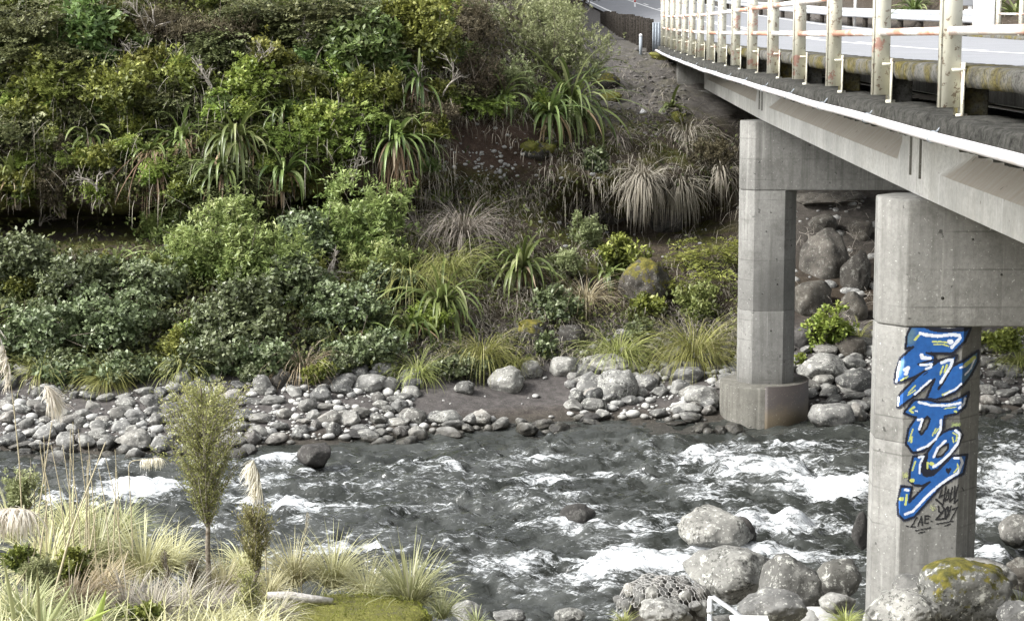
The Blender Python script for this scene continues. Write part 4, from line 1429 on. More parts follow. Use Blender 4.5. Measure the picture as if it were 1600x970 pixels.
for s, x, y in placed:
    u, v = proj((x, y, .2))
    z = gz(x, y)
    if z is None:
        continue
    if n_in < 300 and -10 < u < 1610 and not (1360 < u < 1520):
        o = obj('cobble', COB[r.integers(14)], M['stone'])
        hz_ = s * r.uniform(.4, .85)
        o.location = (x, y, max(z, -.1) + hz_ * r.uniform(.25, .6))
        o.scale = (s * r.uniform(.85, 1.5), s * r.uniform(.75, 1.1), hz_)
        o.rotation_euler = (r.uniform(-.3, .3), r.uniform(-.3, .3), r.uniform(0, 6.28))
        lab = cobble_label(u, s, (y - wl(x)) / (foot(x) - wl(x)))
        tag(o, lab, 'cobble', lab.replace('cobble', 'cobbles'))
        n_in += 1
    else:
        small.append((s, x, y, max(z, -.1)))
Vs, Fs, n = [], [], 0
shp = [stone_shape(400 + k, 1, .4, .1) for k in range(8)]
tcol = []
for s, x, y, z in small:
    V, Fc = shp[r.integers(8)]
    a = r.uniform(0, 6.28)
    R2 = np.array([[math.cos(a), -math.sin(a), 0], [math.sin(a), math.cos(a), 0], [0, 0, 1]])
    Vs.append((V * np.array([s * 1.1, s * .9, s * r.uniform(.5, .8)])) @ R2.T + np.array([x, y, z + s * .25]))
    Fs.append(Fc + n)
    n += len(V)
    tcol.append(np.full(len(V), r.random()))
m = Mat('shingle_stone', 0.85, 0.3)
t_ = m.attr('t')
c = m.mix(t_, (0.17, 0.17, 0.165), (0.40, 0.395, 0.375))
c = m.mix(m.ramp(m.noise(22, 5, .7), [(.5, 0), (.62, .7)]), c, (.5, .5, .46))
wet = m.ramp(m.sep_z(), [(0.03, 1.0), (0.10, 0.0)])
c = m.mix(wet, c, m.mix(1.0, c, (0.28, 0.27, 0.25), 'MULTIPLY'))
m.color(c).bump(m.noise(40, 4, .7), .5, .02)
m.rough(m.mix(wet, .88, .3))
M['shingle'] = m.m
m = Mat('gravel_stone', 0.9, 0.2)
m.color(m.mix(m.attr('t'), (0.11, 0.103, 0.095), (0.24, 0.23, 0.215))).bump(m.noise(40, 4, .7), .5, .02)
M['gravel'] = m.m
o = obj('shingle', mesh_np('shingle', np.vstack(Vs), [np.vstack(Fs)], {'t': np.concatenate(tcol)}, smooth=True), M['shingle'])
tag(o, 'small grey stones filling the far shingle bank between the larger cobbles', 'shingle', kind='stuff')

# stones along the near shore, and pebbles stuck in the earth scar and the bank
Vs, Fs, tc, n = [], [], [], 0
for _ in range(620):
    x = r.uniform(-2.5, 9)
    y = r.uniform(14.2, 18.8)
    s = .05 + .22 * r.random() ** 3
    z = gz(x, y)
    if z is None or z < -.2:
        continue
    V, Fc = shp[r.integers(8)]
    a = r.uniform(0, 6.28)
    R2 = np.array([[math.cos(a), -math.sin(a), 0], [math.sin(a), math.cos(a), 0], [0, 0, 1]])
    V2, F2 = ICO[1] if s < .12 else ICO[2]
    V = V2 * (1 + (fbm(V2 * 1.6 + r.random() * 50, 3, 7) - .5) * .6)[:, None]
    Vs.append((V * np.array([s * 1.1, s * .9, s * .7])) @ R2.T + np.array([x, y, z + s * .2]))
    Fs.append(F2 + n)
    n += len(V)
    tc.append(np.full(len(V), r.random()))
o = obj('near_shore_stones', mesh_np('near_shore_stones', np.vstack(Vs), [np.vstack(Fs)], {'t': np.concatenate(tc)}, smooth=True), M['shingle'])
tag(o, 'small grey stones on the near shore between the big boulders', 'stones', kind='stuff')
Vs, Fs, tc, n = [], [], [], 0
for _ in range(420):
    if r.random() < .6:
        u, v = 760 + r.normal() * 60, 258 + r.normal() * 22
    else:
        u, v = r.uniform(480, 1160), r.uniform(250, 420)
    if r.random() < .2:
        u, v = r.uniform(1230, 1370), r.uniform(300, 520)
    h = hit(u, v, 18)
    if h is None or h[1] > 50:
        continue
    s = (.012 + .04 * r.random() ** 3) * (2.4 if u > 1230 else 1)
    V, Fc = shp[r.integers(8)]
    Vs.append(V * np.array([s * 1.2, s, s * .8]) + h)
    Fs.append(Fc + n)
    n += len(V)
    tc.append(np.full(len(V), -.2 + .6 * r.random()))  # tones lowered: the shade on this bank is put into the pebble colour
o = obj('bank_pebbles', mesh_np('bank_pebbles', np.vstack(Vs), [np.vstack(Fs)], {'t': np.concatenate(tc)}, smooth=True), M['shingle'])
tag(o, 'pale pebbles stuck in the brown earth of the far bank', 'pebbles', kind='stuff')


Vs, Fs, tc, n = [], [], [], 0
for _ in range(1500):
    u, v = r.uniform(925, 1110), r.uniform(25, 215)
    h = hit(u, v, 18)
    if h is None or h[1] > 62 or h[0] > 2.4:
        continue
    s = .01 + .04 * r.random() ** 3
    V, Fc = shp[r.integers(8)]
    Vs.append(V * np.array([s * 1.3, s, s * .7]) + h)
    Fs.append(Fc + n)
    n += len(V)
    tc.append(np.full(len(V), -.35 + .5 * r.random()))
o = obj('gravel', mesh_np('gravel', np.vstack(Vs), [np.vstack(Fs)], {'t': np.concatenate(tc)}, smooth=True), M['gravel'])
tag(o, 'loose grey gravel on the slope below the end of the bridge', 'gravel', kind='stuff')


# ------------------------------------------------------------------ plants
class Leaves:
    """gathers leaf faces; every vertex carries t, the leaf's own colour position"""
    def __init__(s):
        s.V, s.F, s.t, s.n = [], {}, [], 0

    def _put(s, V, F, t):
        s.V.append(V)
        s.F.setdefault(F.shape[1], []).append(F + s.n)
        s.t.append(t)
        s.n += len(V)

    def quads(s, p, d, nrm, l, w, t, fold=.12):
        n = len(p)
        d = norm(d)
        sd = norm(np.cross(d, nrm))
        nn = np.cross(sd, d)
        l = np.broadcast_to(l, (n,))[:, None]
        w = np.broadcast_to(w, (n,))[:, None]
        mid = p + d * l * .5 + nn * l * fold
        V = np.stack([p, mid + sd * w / 2, p + d * l, mid - sd * w / 2], 1).reshape(-1, 3)
        s._put(V, np.arange(4 * n).reshape(-1, 4), np.repeat(t, 4))

    def strips(s, base, az, el, L, w, droop, t, seg=5, pw=1.3, fold=0.0, twist=0.0):
        """arching blades: elevation falls along the blade"""
        n = len(base)
        pos = base.copy()
        hv = np.stack([np.cos(az), np.sin(az), np.zeros(n)], -1)
        side = np.stack([-np.sin(az), np.cos(az), np.zeros(n)], -1)
        side = norm(side + np.array([0, 0, 1.0]) * twist * np.sin(az * 7)[:, None])
        rings = []
        k = 3 if fold else 2
        for i in range(seg + 1):
            f = i / seg
            e = np.maximum(el - droop * f ** pw, -1.5)
            dr = hv * np.cos(e)[:, None] + np.array([0, 0, 1.0]) * np.sin(e)[:, None]
            if i:
                pos = pos + dr * (L / seg)[:, None]
            ww = w * (0.55 + .45 * min(1, f * 3)) * (1 - f ** 2.2) ** .8 + w * .02
            up = np.cross(side, dr)
            if k == 3:
                rings.append(np.stack([pos - side * (ww / 2)[:, None] + up * (ww * fold)[:, None] * -1, pos, pos + side * (ww / 2)[:, None] + up * (ww * fold)[:, None] * -1], 1))
            else:
                rings.append(np.stack([pos - side * (ww / 2)[:, None], pos + side * (ww / 2)[:, None]], 1))
        V = np.stack(rings, 1)                      # n, seg+1, k, 3
        idx = np.arange(n * (seg + 1) * k).reshape(n, seg + 1, k)
        F = np.stack([idx[:, :-1, :-1], idx[:, :-1, 1:], idx[:, 1:, 1:], idx[:, 1:, :-1]], -1).reshape(-1, 4)
        s._put(V.reshape(-1, 3), F, np.repeat(t, (seg + 1) * k))

    def mesh(s, name):
        return mesh_np(name, np.vstack(s.V), [np.vstack(f) for f in s.F.values()], {'t': np.concatenate(s.t)}, smooth=False)


def bush_leaves(seed, rx, ry, rz, n_cl, k, l, w, lobes=9, spread=.9, up=.45, mode='whorl', fill=.25, flat=0):
    r = rng(seed)
    lv = Leaves()
    c = norm(r.normal(size=(lobes, 3))) * (r.random((lobes, 1)) ** .5) * .62
    c[:, 2] = np.abs(c[:, 2]) * 1.1 - .25
    rad = r.uniform(.2, .56, lobes)
    lt = r.uniform(-.14, .14, lobes)
    li = r.integers(0, lobes, n_cl)
    d = norm(r.normal(size=(n_cl, 3)) + c[li] * 1.1 + np.array([0, -.25, .2]))
    rr_ = rad[li] * (1 - fill * r.random(n_cl) ** 2)
    p = c[li] + d * rr_[:, None] * (1 + .25 * (fbm(d * 2 + li[:, None], 2, seed) - .5))[:, None]
    stray = np.where(r.random(n_cl) < .2, 1 + .38 * r.random(n_cl), 1.0)
    p = (p * stray[:, None] + (fbm(p * 2.2 + seed, 2, seed)[:, None] - .5) * .35) * np.array([rx, ry, rz])
    ax = norm(d * .8 + np.array([0, -.1, up]) + r.normal(size=(n_cl, 3)) * .25)
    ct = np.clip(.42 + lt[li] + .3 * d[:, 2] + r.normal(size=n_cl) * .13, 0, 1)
    if mode == 'whorl':
        pp = np.repeat(p, k, 0)
        aa = np.repeat(ax, k, 0)
        rd = norm(r.normal(size=(len(pp), 3)))
        dd = norm(aa * r.uniform(.15, .9, (len(pp), 1)) + norm(np.cross(aa, rd)) * spread)
        pp = pp - aa * (r.random((len(pp), 1)) * l * 1.1) + r.normal(size=pp.shape) * l * .25
        nn = norm(aa + r.normal(size=pp.shape) * .45 + np.array([0, 0, .3]))
        ll = l * r.uniform(.65, 1.25, len(pp))
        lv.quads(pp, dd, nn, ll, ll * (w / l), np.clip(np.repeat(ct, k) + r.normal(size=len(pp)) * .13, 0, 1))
    else:                                            # flat sprays
        hd = norm(d * np.array([1, 1, .3]) + np.array([0, -.2, 0]) + r.normal(size=(n_cl, 3)) * .3)
        hd[:, 2] *= .35
        hd = norm(hd)
        upv = norm(np.array([0, -.25, 1.0]) + r.normal(size=(n_cl, 3)) * .22)
        sd = norm(np.cross(hd, upv))
        Ls = flat * r.uniform(.6, 1.2, n_cl)
        f = (np.arange(k) + .5) / k
        side = np.where(np.arange(k) % 2, 1.0, -1.0)
        pp = p[:, None, :] + hd[:, None, :] * (f[None, :] * Ls[:, None])[..., None]
        pp[..., 2] -= (f ** 2)[None, :] * Ls[:, None] * .18
        reach = (1 - f * .75)[None, :] * Ls[:, None] * .42 * r.random((n_cl, k)) ** .5
        pp = pp + sd[:, None, :] * (side[None, :] * reach)[..., None]
        dd = hd[:, None, :] * .75 + sd[:, None, :] * side[None, :, None] * .8 + r.normal(size=pp.shape) * .25
        nn = upv[:, None, :] + r.normal(size=pp.shape) * .3
        pp, dd, nn = pp.reshape(-1, 3), dd.reshape(-1, 3), nn.reshape(-1, 3)
        ll = l * r.uniform(.7, 1.3, len(pp))
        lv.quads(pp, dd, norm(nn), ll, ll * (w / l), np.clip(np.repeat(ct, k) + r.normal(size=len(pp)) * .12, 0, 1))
    return lv, c * np.array([rx, ry, rz]), rad


def stems_mesh(seed, root, tips, r0=.02, name='stems'):
    r = rng(seed)
    mb = MB()
    for tp in tips:
        a, b = np.asarray(root, float) + r.normal(size=3) * .03, np.asarray(tp, float)
        mid1 = a + (b - a) * .35 + r.normal(size=3) * np.linalg.norm(b - a) * .08
        mid2 = a + (b - a) * .7 + r.normal(size=3) * np.linalg.norm(b - a) * .08
        mb.tube([a, mid1, mid2, b], [r0, r0 * .75, r0 * .5, r0 * .22], 5, False)
        for q in range(2):
            e = b + r.normal(size=3) * np.linalg.norm(b - a) * .28
            mb.tube([mid2, (mid2 + e) / 2 + r.normal(size=3) * .03, e], [r0 * .4, r0 * .28, r0 * .12], 4, False)
    return mb.mesh(name)


KIND = {
    # clusters per m2 of face, leaves per cluster, length, width, mode ...
    'tutu': dict(mat='tutu', dens=300, k=9, l=.068, w=.042, spread=1.0, up=.3),
    'koromiko': dict(mat='koromiko', dens=330, k=11, l=.085, w=.024, spread=.8, up=.6),
    'olive': dict(mat='olive', dens=280, k=9, l=.085, w=.042, spread=.7, up=.6),
    'broad': dict(mat='broad', dens=120, k=10, l=.15, w=.06, spread=.95, up=.6),
    'lime': dict(mat='lime', dens=260, k=9, l=.075, w=.04, spread=.8, up=.5),
    'beech': dict(mat='beech', dens=55, k=60, l=.05, w=.03, mode='spray', flat=.55),
    'brown': dict(mat='brownleaf', dens=260, k=9, l=.06, w=.016, spread=.8, up=.4),
    'tauhinu': dict(mat='tauhinu', dens=480, k=11, l=.05, w=.017, spread=.7, up=.8),
    'fern': dict(mat='fern', dens=30, k=60, l=.09, w=.022, mode='spray', flat=.55),
    'conifer': dict(mat='olive', dens=70, k=42, l=.05, w=.02, mode='spray', flat=.38),
}
SEED = [1000]


def bush(kind, u, v, ru, rv, label, dy=0.0, name='shrub', cat='shrub', dens=1.0, Y=None, mat=None, group=None, ls=1.0):
    SEED[0] += 1
    sd = SEED[0]
    K = KIND[kind]
    if Y is None:
        h = hit(u, min(v + rv * .5, 960), 18)
        Y = h[1]
    else:
        h = at(u, v + rv * .8, Y)
    rx, rz = ru * px(Y) * 1.22, rv * px(Y) * 1.3
    ry = min(.75 * (rx + rz) / 2, .9)
    Y = Y - ry * .45 + dy
    c = at(u, v, Y)
    area = 4 * rx * rz * 1.5
    n_cl = int(np.clip(.6 * K['dens'] * dens * area / ls ** 2, 25, 1900))
    lv, lc, rad = bush_leaves(sd, rx, ry, rz, n_cl, K['k'], K['l'] * ls * 1.16, K['w'] * ls * 1.2, lobes=int(np.clip(area * 7, 6, 16)), spread=K.get('spread', .8), up=K.get('up', .5), mode=K.get('mode', 'whorl'), flat=K.get('flat', 0) * min(1, (rx + rz)))
    e = tag(empty(name, c), label, cat, group)
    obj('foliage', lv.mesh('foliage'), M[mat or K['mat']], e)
    root = np.array([0, ry * .5, -rz * .95])
    obj('stems', stems_mesh(sd, root, lc, .012 + .012 * min(rx, 1)), M['bark'], e)
    return e


def blades(name, kind, u, v, ru, rv, label, cat='plant', n=None, mat=None, dead=0, Y=None, el=(.5, 1.45), droop=(1.2, 2.6), width=None, front=False, dy=0, group=None, ln=1.0, seg=None):
    """flax, tussock and other strap or grass clumps; (u, v) centre and half-size in the photograph"""
    SEED[0] += 1
    r = rng(SEED[0])
    flax = kind == 'flax'
    bv = v + rv * (.25 if flax else .75)
    if Y is None:
        h = hit(u, bv, 18)
        Y = h[1] - .08 + dy
    base = at(u, bv, Y)
    sz = (ru + rv) / 2 * px(Y)
    n = int((n or (42 if flax else 300)) * (1.25 if flax else 1.5))
    e = tag(empty(name, base), label, cat, group)
    lv = Leaves()
    az = r.uniform(0, 2 * math.pi, n)
    if front:
        az = -math.pi / 2 + r.normal(size=n) * 1.25
    els = r.uniform(el[0], el[1], n)
    L = (sz * (2.0 if flax else 2.15)) * (r.uniform(.3, 1.15, n) if flax else r.uniform(.55, 1.15, n)) * ln
    if not flax:
        L *= np.where(r.random(n) < .3, .6, 1)
    w = width or (.055 if flax else .011)
    b0 = np.stack([np.cos(az), np.sin(az), np.zeros(n)], -1) * (r.random((n, 1)) * sz * (.12 if flax else .22)) + np.array([0, 0, -.04])
    dr = r.uniform(droop[0], droop[1], n)
    t = np.clip(r.beta(2, 2, n) + .15 * (els - 1), 0, 1)
    lv.strips(b0, az, els, L, w * r.uniform(.7, 1.2, n), dr, t, seg=seg or (8 if flax else 5), fold=.22 if flax else 0, twist=.3)
    obj('leaves' if flax else 'blades', lv.mesh('leaves'), M[mat or ('flax' if flax else 'tussock')], e)
    if dead:
        lv = Leaves()
        az = -math.pi / 2 + r.normal(size=dead) * .9
        b0 = np.stack([np.cos(az), np.sin(az), np.zeros(dead)], -1) * sz * .1
        lv.strips(b0, az, r.uniform(-.6, .6, dead), sz * r.uniform(.7, 1.6, dead), w * r.uniform(.4, .9, dead), r.uniform(1.2, 2.2, dead), r.random(dead), seg=6, fold=.1 if flax else 0, pw=.7)
        obj('dead_leaves', lv.mesh('dead_leaves'), M['deadflax' if flax else 'drygrass'], e)
    return e

# undergrowth that clothes the far bank: nobody could count it
def undergrowth():
    r = rng(77)
    lv, dr = Leaves(), Leaves()
    pts, kinds = [], []
    for _ in range(15000):
        u, v = r.uniform(-260, 1180), r.uniform(-60, 585)
        if u > 930 and v < 190 and not (v > 95 and u < 1080 and r.random() < .3):
            continue
        if 690 < u < 850 and 190 < v < 285 and r.random() < .93:
            continue
        if 860 < u < 1160 and v < 480 and r.random() < .55:
            continue
        if (u < 245 and 312 < v < 392) or (465 < u < 625 and 252 < v < 330) or (940 < u < 1160 and 300 < v < 410):
            if r.random() < .95:
                continue
        h = hit(u, v, 18)
        if h is None or h[1] > 60 or h[2] < .5:
            continue
        pts.append(h)
        kinds.append(1 if (u > 620 and r.random() < .6) or (u > 930 and v < 190) or r.random() < .12 else 0)
    for _ in range(2500):                           # plateau behind and hillside right of the road
        if r.random() < .6:
            x, y = r.uniform(-14, 0), r.uniform(36, 56)
        else:
            x, y = r.uniform(11, 24), r.uniform(47, 80)
        z = gz(x, y)
        if z is not None:
            pts.append(np.array([x, y, z]))
            kinds.append(int(r.random() < .3))
    P = np.array(pts)
    K = np.array(kinds)
    A = P[K == 0]
    k = 11
    pp = np.repeat(A, k, 0) + r.normal(size=(len(A) * k, 3)) * np.array([.15, .12, .15]) + np.array([0, -.12, .06])
    dd = norm(r.normal(size=pp.shape) + np.array([0, -.4, .1]))
    nn = norm(r.normal(size=pp.shape) * .6 + np.array([0, -.5, 1]))
    ll = r.uniform(.045, .12, len(pp))
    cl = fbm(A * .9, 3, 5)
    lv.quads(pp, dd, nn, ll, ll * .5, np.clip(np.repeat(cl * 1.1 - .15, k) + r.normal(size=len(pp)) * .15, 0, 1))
    B = P[K == 1]
    k = 9
    b0 = np.repeat(B, k, 0) + r.normal(size=(len(B) * k, 3)) * .05
    az = -math.pi / 2 + r.normal(size=len(b0)) * 1.2
    dr.strips(b0, az, r.uniform(.2, 1.4, len(b0)), r.uniform(.18, .6, len(b0)), np.full(len(b0), .011), r.uniform(1.2, 2.6, len(b0)), r.random(len(b0)) * .8, seg=3)
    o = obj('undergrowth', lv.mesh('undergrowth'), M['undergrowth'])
    tag(o, 'dark low undergrowth covering the far river bank between the shrubs', 'undergrowth', kind='stuff')
    o = obj('dry_grass_cover', dr.mesh('dry_grass'), M['greydry'])
    tag(o, 'thin dry brown grass hanging on the far bank between the plants', 'dry grass', kind='stuff')


undergrowth()


def hanging():
    r = rng(78)
    lv = Leaves()
    B = []
    for _ in range(1500):
        u, v = r.uniform(-20, 720), r.uniform(60, 330)
        if v > 262 and u < 640 and r.random() < .75:
            continue
        if r.random() < .22:
            u, v = r.uniform(880, 1160), r.uniform(220, 400)
        h = hit(u, v, 18)
        if h is not None and h[1] < 45:
            B.append(h + np.array([0, -r.uniform(.1, .75), .1]))
    B = np.array(B)
    n = len(B)
    lv.strips(B, -math.pi / 2 + r.normal(size=n) * 1.0, r.uniform(-1.2, .5, n), r.uniform(.15, .8, n), r.uniform(.005, .012, n), r.uniform(.5, 1.6, n), r.random(n) * .8, seg=4, pw=.5)
    o = obj('hanging_stems', lv.mesh('hanging_stems'), M['greydry'])
    tag(o, 'thin dead stems and roots hanging down the far bank', 'dead stems', kind='stuff')


hanging()

SHRUBS = [
    # kind, u, v, ru, rv, label
    ('beech', 42, 40, 75, 48, 'layered dark beech spray in the top left corner'),
    ('beech', 20, 95, 50, 45, 'beech branches at the left edge below the top left corner'),
    ('beech', 25, 205, 48, 36, 'drooping beech branch at the left edge above the dark overhang'),
    ('beech', 490, 25, 75, 45, 'layered grey green beech crown at the top middle left'),
    ('beech', 400, 15, 50, 28, 'shaded beech twigs at the top edge beside the grey branches'),
    ('beech', 560, 18, 50, 30, 'dark beech spray at the top edge above the big leaf shrub'),
    ('broad', 138, 30, 48, 48, 'bright big leaf shrub near the top left corner'),
    ('broad', 108, 68, 38, 30, 'lower half of bright big leaf foliage under the top left crown'),
    ('olive', 70, 125, 55, 45, 'olive green shrub on the upper bank at far left'),
    ('olive', 185, 140, 50, 55, 'tall yellowish olive shrub left of the hanging flax'),
    ('olive', 50, 165, 48, 38, 'low olive shrub under the far left beech branches'),
    ('olive', 205, 195, 40, 32, 'olive shrub just above the brown hanging leaf skirt'),
    ('brown', 330, 45, 70, 40, 'dull brown fine leaved shrub at the top left centre'),
    ('brown', 255, 45, 40, 40, 'bare brown shrub with grey branches at the top left'),
    ('olive', 292, 120, 38, 34, 'yellow olive shrub above the hanging flax clumps'),
    ('lime', 338, 168, 34, 28, 'small lime leaved shrub among the hanging flax clumps'),
    ('lime', 82, 215, 34, 26, 'lime leaved shrub at left above the overhang'),
    ('lime', 148, 255, 30, 26, 'pale lime shrub hanging over the dark overhang'),
    ('lime', 145, 302, 18, 18, 'small bright shrub at the lip of the dark overhang'),
    ('olive', 20, 285, 44, 34, 'dark olive shrub at the left edge above the overhang'),
    ('brown', 90, 285, 44, 44, 'grey mossy hanging shrub over the dark overhang'),
    ('olive', 425, 95, 46, 40, 'mid green shrub below the layered beech crown'),
    ('fern', 425, 130, 36, 26, 'fern fronds beside the brown dead frond'),
    ('lime', 500, 195, 52, 40, 'broad lime green shrub in the middle of the left bank'),
    ('olive', 470, 140, 40, 34, 'olive shrub above the broad lime green shrub'),
    ('broad', 575, 70, 66, 52, 'large glossy big leaf shrub at the top middle'),
    ('olive', 645, 55, 68, 55, 'olive crowned shrub at the top right of the big leaf shrub'),
    ('olive', 600, 140, 34, 32, 'round yellow olive shrub below the big leaf shrub'),
    ('olive', 560, 135, 34, 40, 'dark shrub between lime shrub and the big leaf shrub'),
    ('fern', 555, 195, 36, 34, 'yellow green ferns left of the bright hanging flax'),
    ('fern', 520, 235, 30, 24, 'ferns hanging over the black hollow in the bank'),
    ('brown', 735, 55, 50, 58, 'brown twiggy shrub left of the pale grey green bush'),
    ('brown', 745, 125, 46, 48, 'dark dry shrub above the brown earth scar'),
    ('brown', 680, 180, 44, 36, 'dead brown shrub left of the earth scar'),
    ('lime', 700, 160, 20, 18, 'tiny lime fern bush at the left rim of the earth scar'),
    ('tauhinu', 850, 66, 98, 76, 'large pale grey green bush at the top centre'),
    ('tauhinu', 835, 18, 60, 30, 'pale bush crown at the top edge above the grey green bush'),
    ('lime', 845, 165, 24, 22, 'small bright green plant under the pale grey green bush'),
    ('tauhinu', 800, 118, 34, 30, 'grey green side branch left under the pale bush'),
    # lower bank
    ('koromiko', 300, 335, 82, 60, 'upper part of the big light green bush beside brown leaf skirts'),
    ('koromiko', 335, 385, 118, 80, 'big rounded light green bush in the lower left bank'),
    ('koromiko', 560, 350, 70, 72, 'second light green bush right of the grey shrub'),
    ('koromiko', 400, 330, 56, 46, 'light green bush top right of the big rounded one'),
    ('koromiko', 590, 405, 44, 40, 'low light green bush under the second light green bush'),
    ('koromiko', 265, 415, 44, 44, 'light green side of the big bush next to the overhang'),
    ('olive', 470, 318, 56, 42, 'grey olive bush between the two light green bushes'),
    ('tutu', 480, 375, 60, 48, 'dark shrub between the two light green bushes'),
    ('tutu', 40, 415, 66, 54, 'blue green shrub at the left edge below the overhang'),
    ('koromiko', 22, 440, 16, 36, 'narrow light green shoot at the left edge'),
    ('tutu', 130, 440, 66, 52, 'blue green shrub under the black overhang'),
    ('tutu', 60, 520, 70, 56, 'dark glossy shrub low at the left edge'),
    ('tutu', 190, 500, 74, 58, 'dark glossy shrub left of the light green sprig'),
    ('tutu', 245, 440, 56, 50, 'dark shrub at the left foot of the big light green bush'),
    ('tutu', 375, 490, 82, 60, 'dark glossy shrub below the big light green bush'),
    ('tutu', 455, 445, 62, 48, 'grey glossed dark shrub under the two light green bushes'),
    ('tutu', 335, 555, 62, 42, 'dark shrub directly above the sapling tip'),
    ('tutu', 415, 560, 50, 40, 'dark shrub above the upright tan stone'),
    ('tutu', 540, 475, 60, 48, 'dark shrub left of the broad flax clump'),
    ('tutu', 570, 545, 58, 36, 'dark shrub on the shingle edge left of the flax bank'),
    ('tutu', 210, 575, 50, 30, 'low dark shrub on the shingle edge by the yellow tussock'),
    ('tutu', 100, 575, 50, 26, 'low dark shrub over the sand at the left'),
    ('tutu', 600, 440, 44, 44, 'dark shrub under the tall tan grass'),
    ('lime', 290, 517, 27, 30, 'small light green sprig in the dark shrubs'),
    ('tutu', 870, 475, 44, 30, 'small dark shrub right of the tall flax'),
    ('tutu', 850, 545, 30, 24, 'small blue green shrub beside the brown rock'),
    ('tutu', 720, 575, 50, 20, 'low leafy shrub fringing the dark sand'),
    ('lime', 670, 500, 34, 30, 'yellow green shrub below the broad flax clump'),
    ('tauhinu', 885, 405, 26, 36, 'grey lichened shrub right of the tall flax'),
    ('tauhinu', 915, 360, 22, 44, 'tall thin grey shrub in the middle of the right bank'),
    ('olive', 975, 400, 40, 30, 'thin olive shrub above the large dark mossy rock'),
    ('conifer', 1110, 402, 42, 34, 'small layered conifer like tree left of the far column'),
    ('conifer', 1080, 440, 40, 26, 'dark fern shrub under the small layered tree'),
    ('olive', 1015, 480, 36, 22, 'moss green shrub over the large dark mossy rock'),
    ('koromiko', 1090, 472, 36, 26, 'bright light green bush left of the far column'),
    ('tutu', 930, 250, 22, 20, 'small leafy shrub on the bank left of the dry grass mounds'),
    ('tutu', 990, 520, 30, 22, 'small dark shrub in the tussocks below the mossy rock'),
    ('lime', 1298, 515, 42, 40, 'green weed bush growing between the two columns'),
    ('lime', 1250, 560, 12, 14, 'small green weed at the foot of the far column'),
    ('olive', 1560, 535, 44, 26, 'dark green shrub seen right of the graffiti'),
    ('brown', 1120, 240, 40, 40, 'brown dry shrub against the far pier cap'),
]
for kd, u, v, ru, rv, lab in SHRUBS:
    bush(kd, u, v, ru, rv, lab)

# fuller growth between the named shrubs: a few plants of each kind, set out as copies
OFF = tag(empty('upstream_undergrowth', (-12, 31, 2)), 'scrub going on upstream along the far bank past the picture', 'scrub', kind='stuff')


def filler(kinds, spots, labeler, seed):
    r = rng(seed)
    protos = {}
    for k, (u, v, size) in enumerate(spots):
        kd = kinds[r.integers(len(kinds))]
        key = (kd, int(r.integers(3)))
        if key not in protos:
            K = KIND[kd]
            sd = seed + len(protos)
            R0 = .5
            lv, lc, rad = bush_leaves(sd, R0, R0 * .75, R0 * .85, int(K['dens'] * 4 * R0 * R0 * 1.5), K['k'], K['l'], K['w'], lobes=9, spread=K.get('spread', .8), up=K.get('up', .5), mode=K.get('mode', 'whorl'), flat=K.get('flat', 0))
            protos[key] = (lv.mesh('foliage'), stems_mesh(sd, (0, .2, -.45), lc, .014))
            protos[key][0].materials.append(M[K['mat']])
            protos[key][1].materials.append(M['bark'])
        h = hit(u, v + size * .4, 18)
        if h is None or h[1] > 60:
            continue
        c = at(u, v, h[1] - .2)
        sc_ = size * px(h[1]) / .5 * r.uniform(.9, 1.2)
        if u < -36:                                  # past the picture's edge: part of the mass that goes on upstream
            e = obj('foliage', protos[key][0], None, OFF, c - np.array(OFF.location))
            e.scale = (sc_, sc_, sc_)
            e.rotation_euler = (0, 0, r.uniform(-.7, .7))
            continue
        lab = labeler(kd, u, v)
        e = tag(empty('shrub', c), lab, 'shrub', lab.replace(' shrub', ' shrubs', 1))
        e.scale = (sc_, sc_, sc_ * r.uniform(.8, 1.05))
        e.rotation_euler = (0, 0, r.uniform(-.7, .7))
        obj('foliage', protos[key][0], None, e)
        obj('stems', protos[key][1], None, e)


KNAME = {'olive': 'olive leaved', 'beech': 'layered beech', 'brown': 'dull brown', 'lime': 'lime leaved', 'tutu': 'dark glossy', 'broad': 'big leaved', 'fern': 'ferny', 'tauhinu': 'grey green'}


def upper_label(kd, u, v):
    col = 'beyond the left edge' if u < -30 else 'at the far left' if u < 160 else ('left of the hanging flax clumps' if u < 300 else ('above or beside the largest hanging flax' if u < 460 else ('beside the broad lime green shrub' if u < 600 else 'between the bright flax and the earth scar')))
    row = 'along the top edge' if v < 50 else ('on the upper bank' if v < 150 else ('midway up the bank' if v < 240 else 'just above the overhang'))
    return 'small %s shrub %s %s' % (KNAME[kd], row, col)


def lower_label(kd, u, v):
    col = 'beyond the left edge' if u < -30 else 'at the left edge' if u < 130 else ('below the dark overhang' if u < 270 else ('under the big light green bush' if u < 420 else ('below the second light green bush' if u < 560 else 'beside the broad flax clump')))
    row = 'high in the lower bank' if v < 460 else ('midway down the lower bank' if v < 535 else 'on the shingle edge')
    return 'small %s shrub %s %s' % (KNAME[kd], row, col)


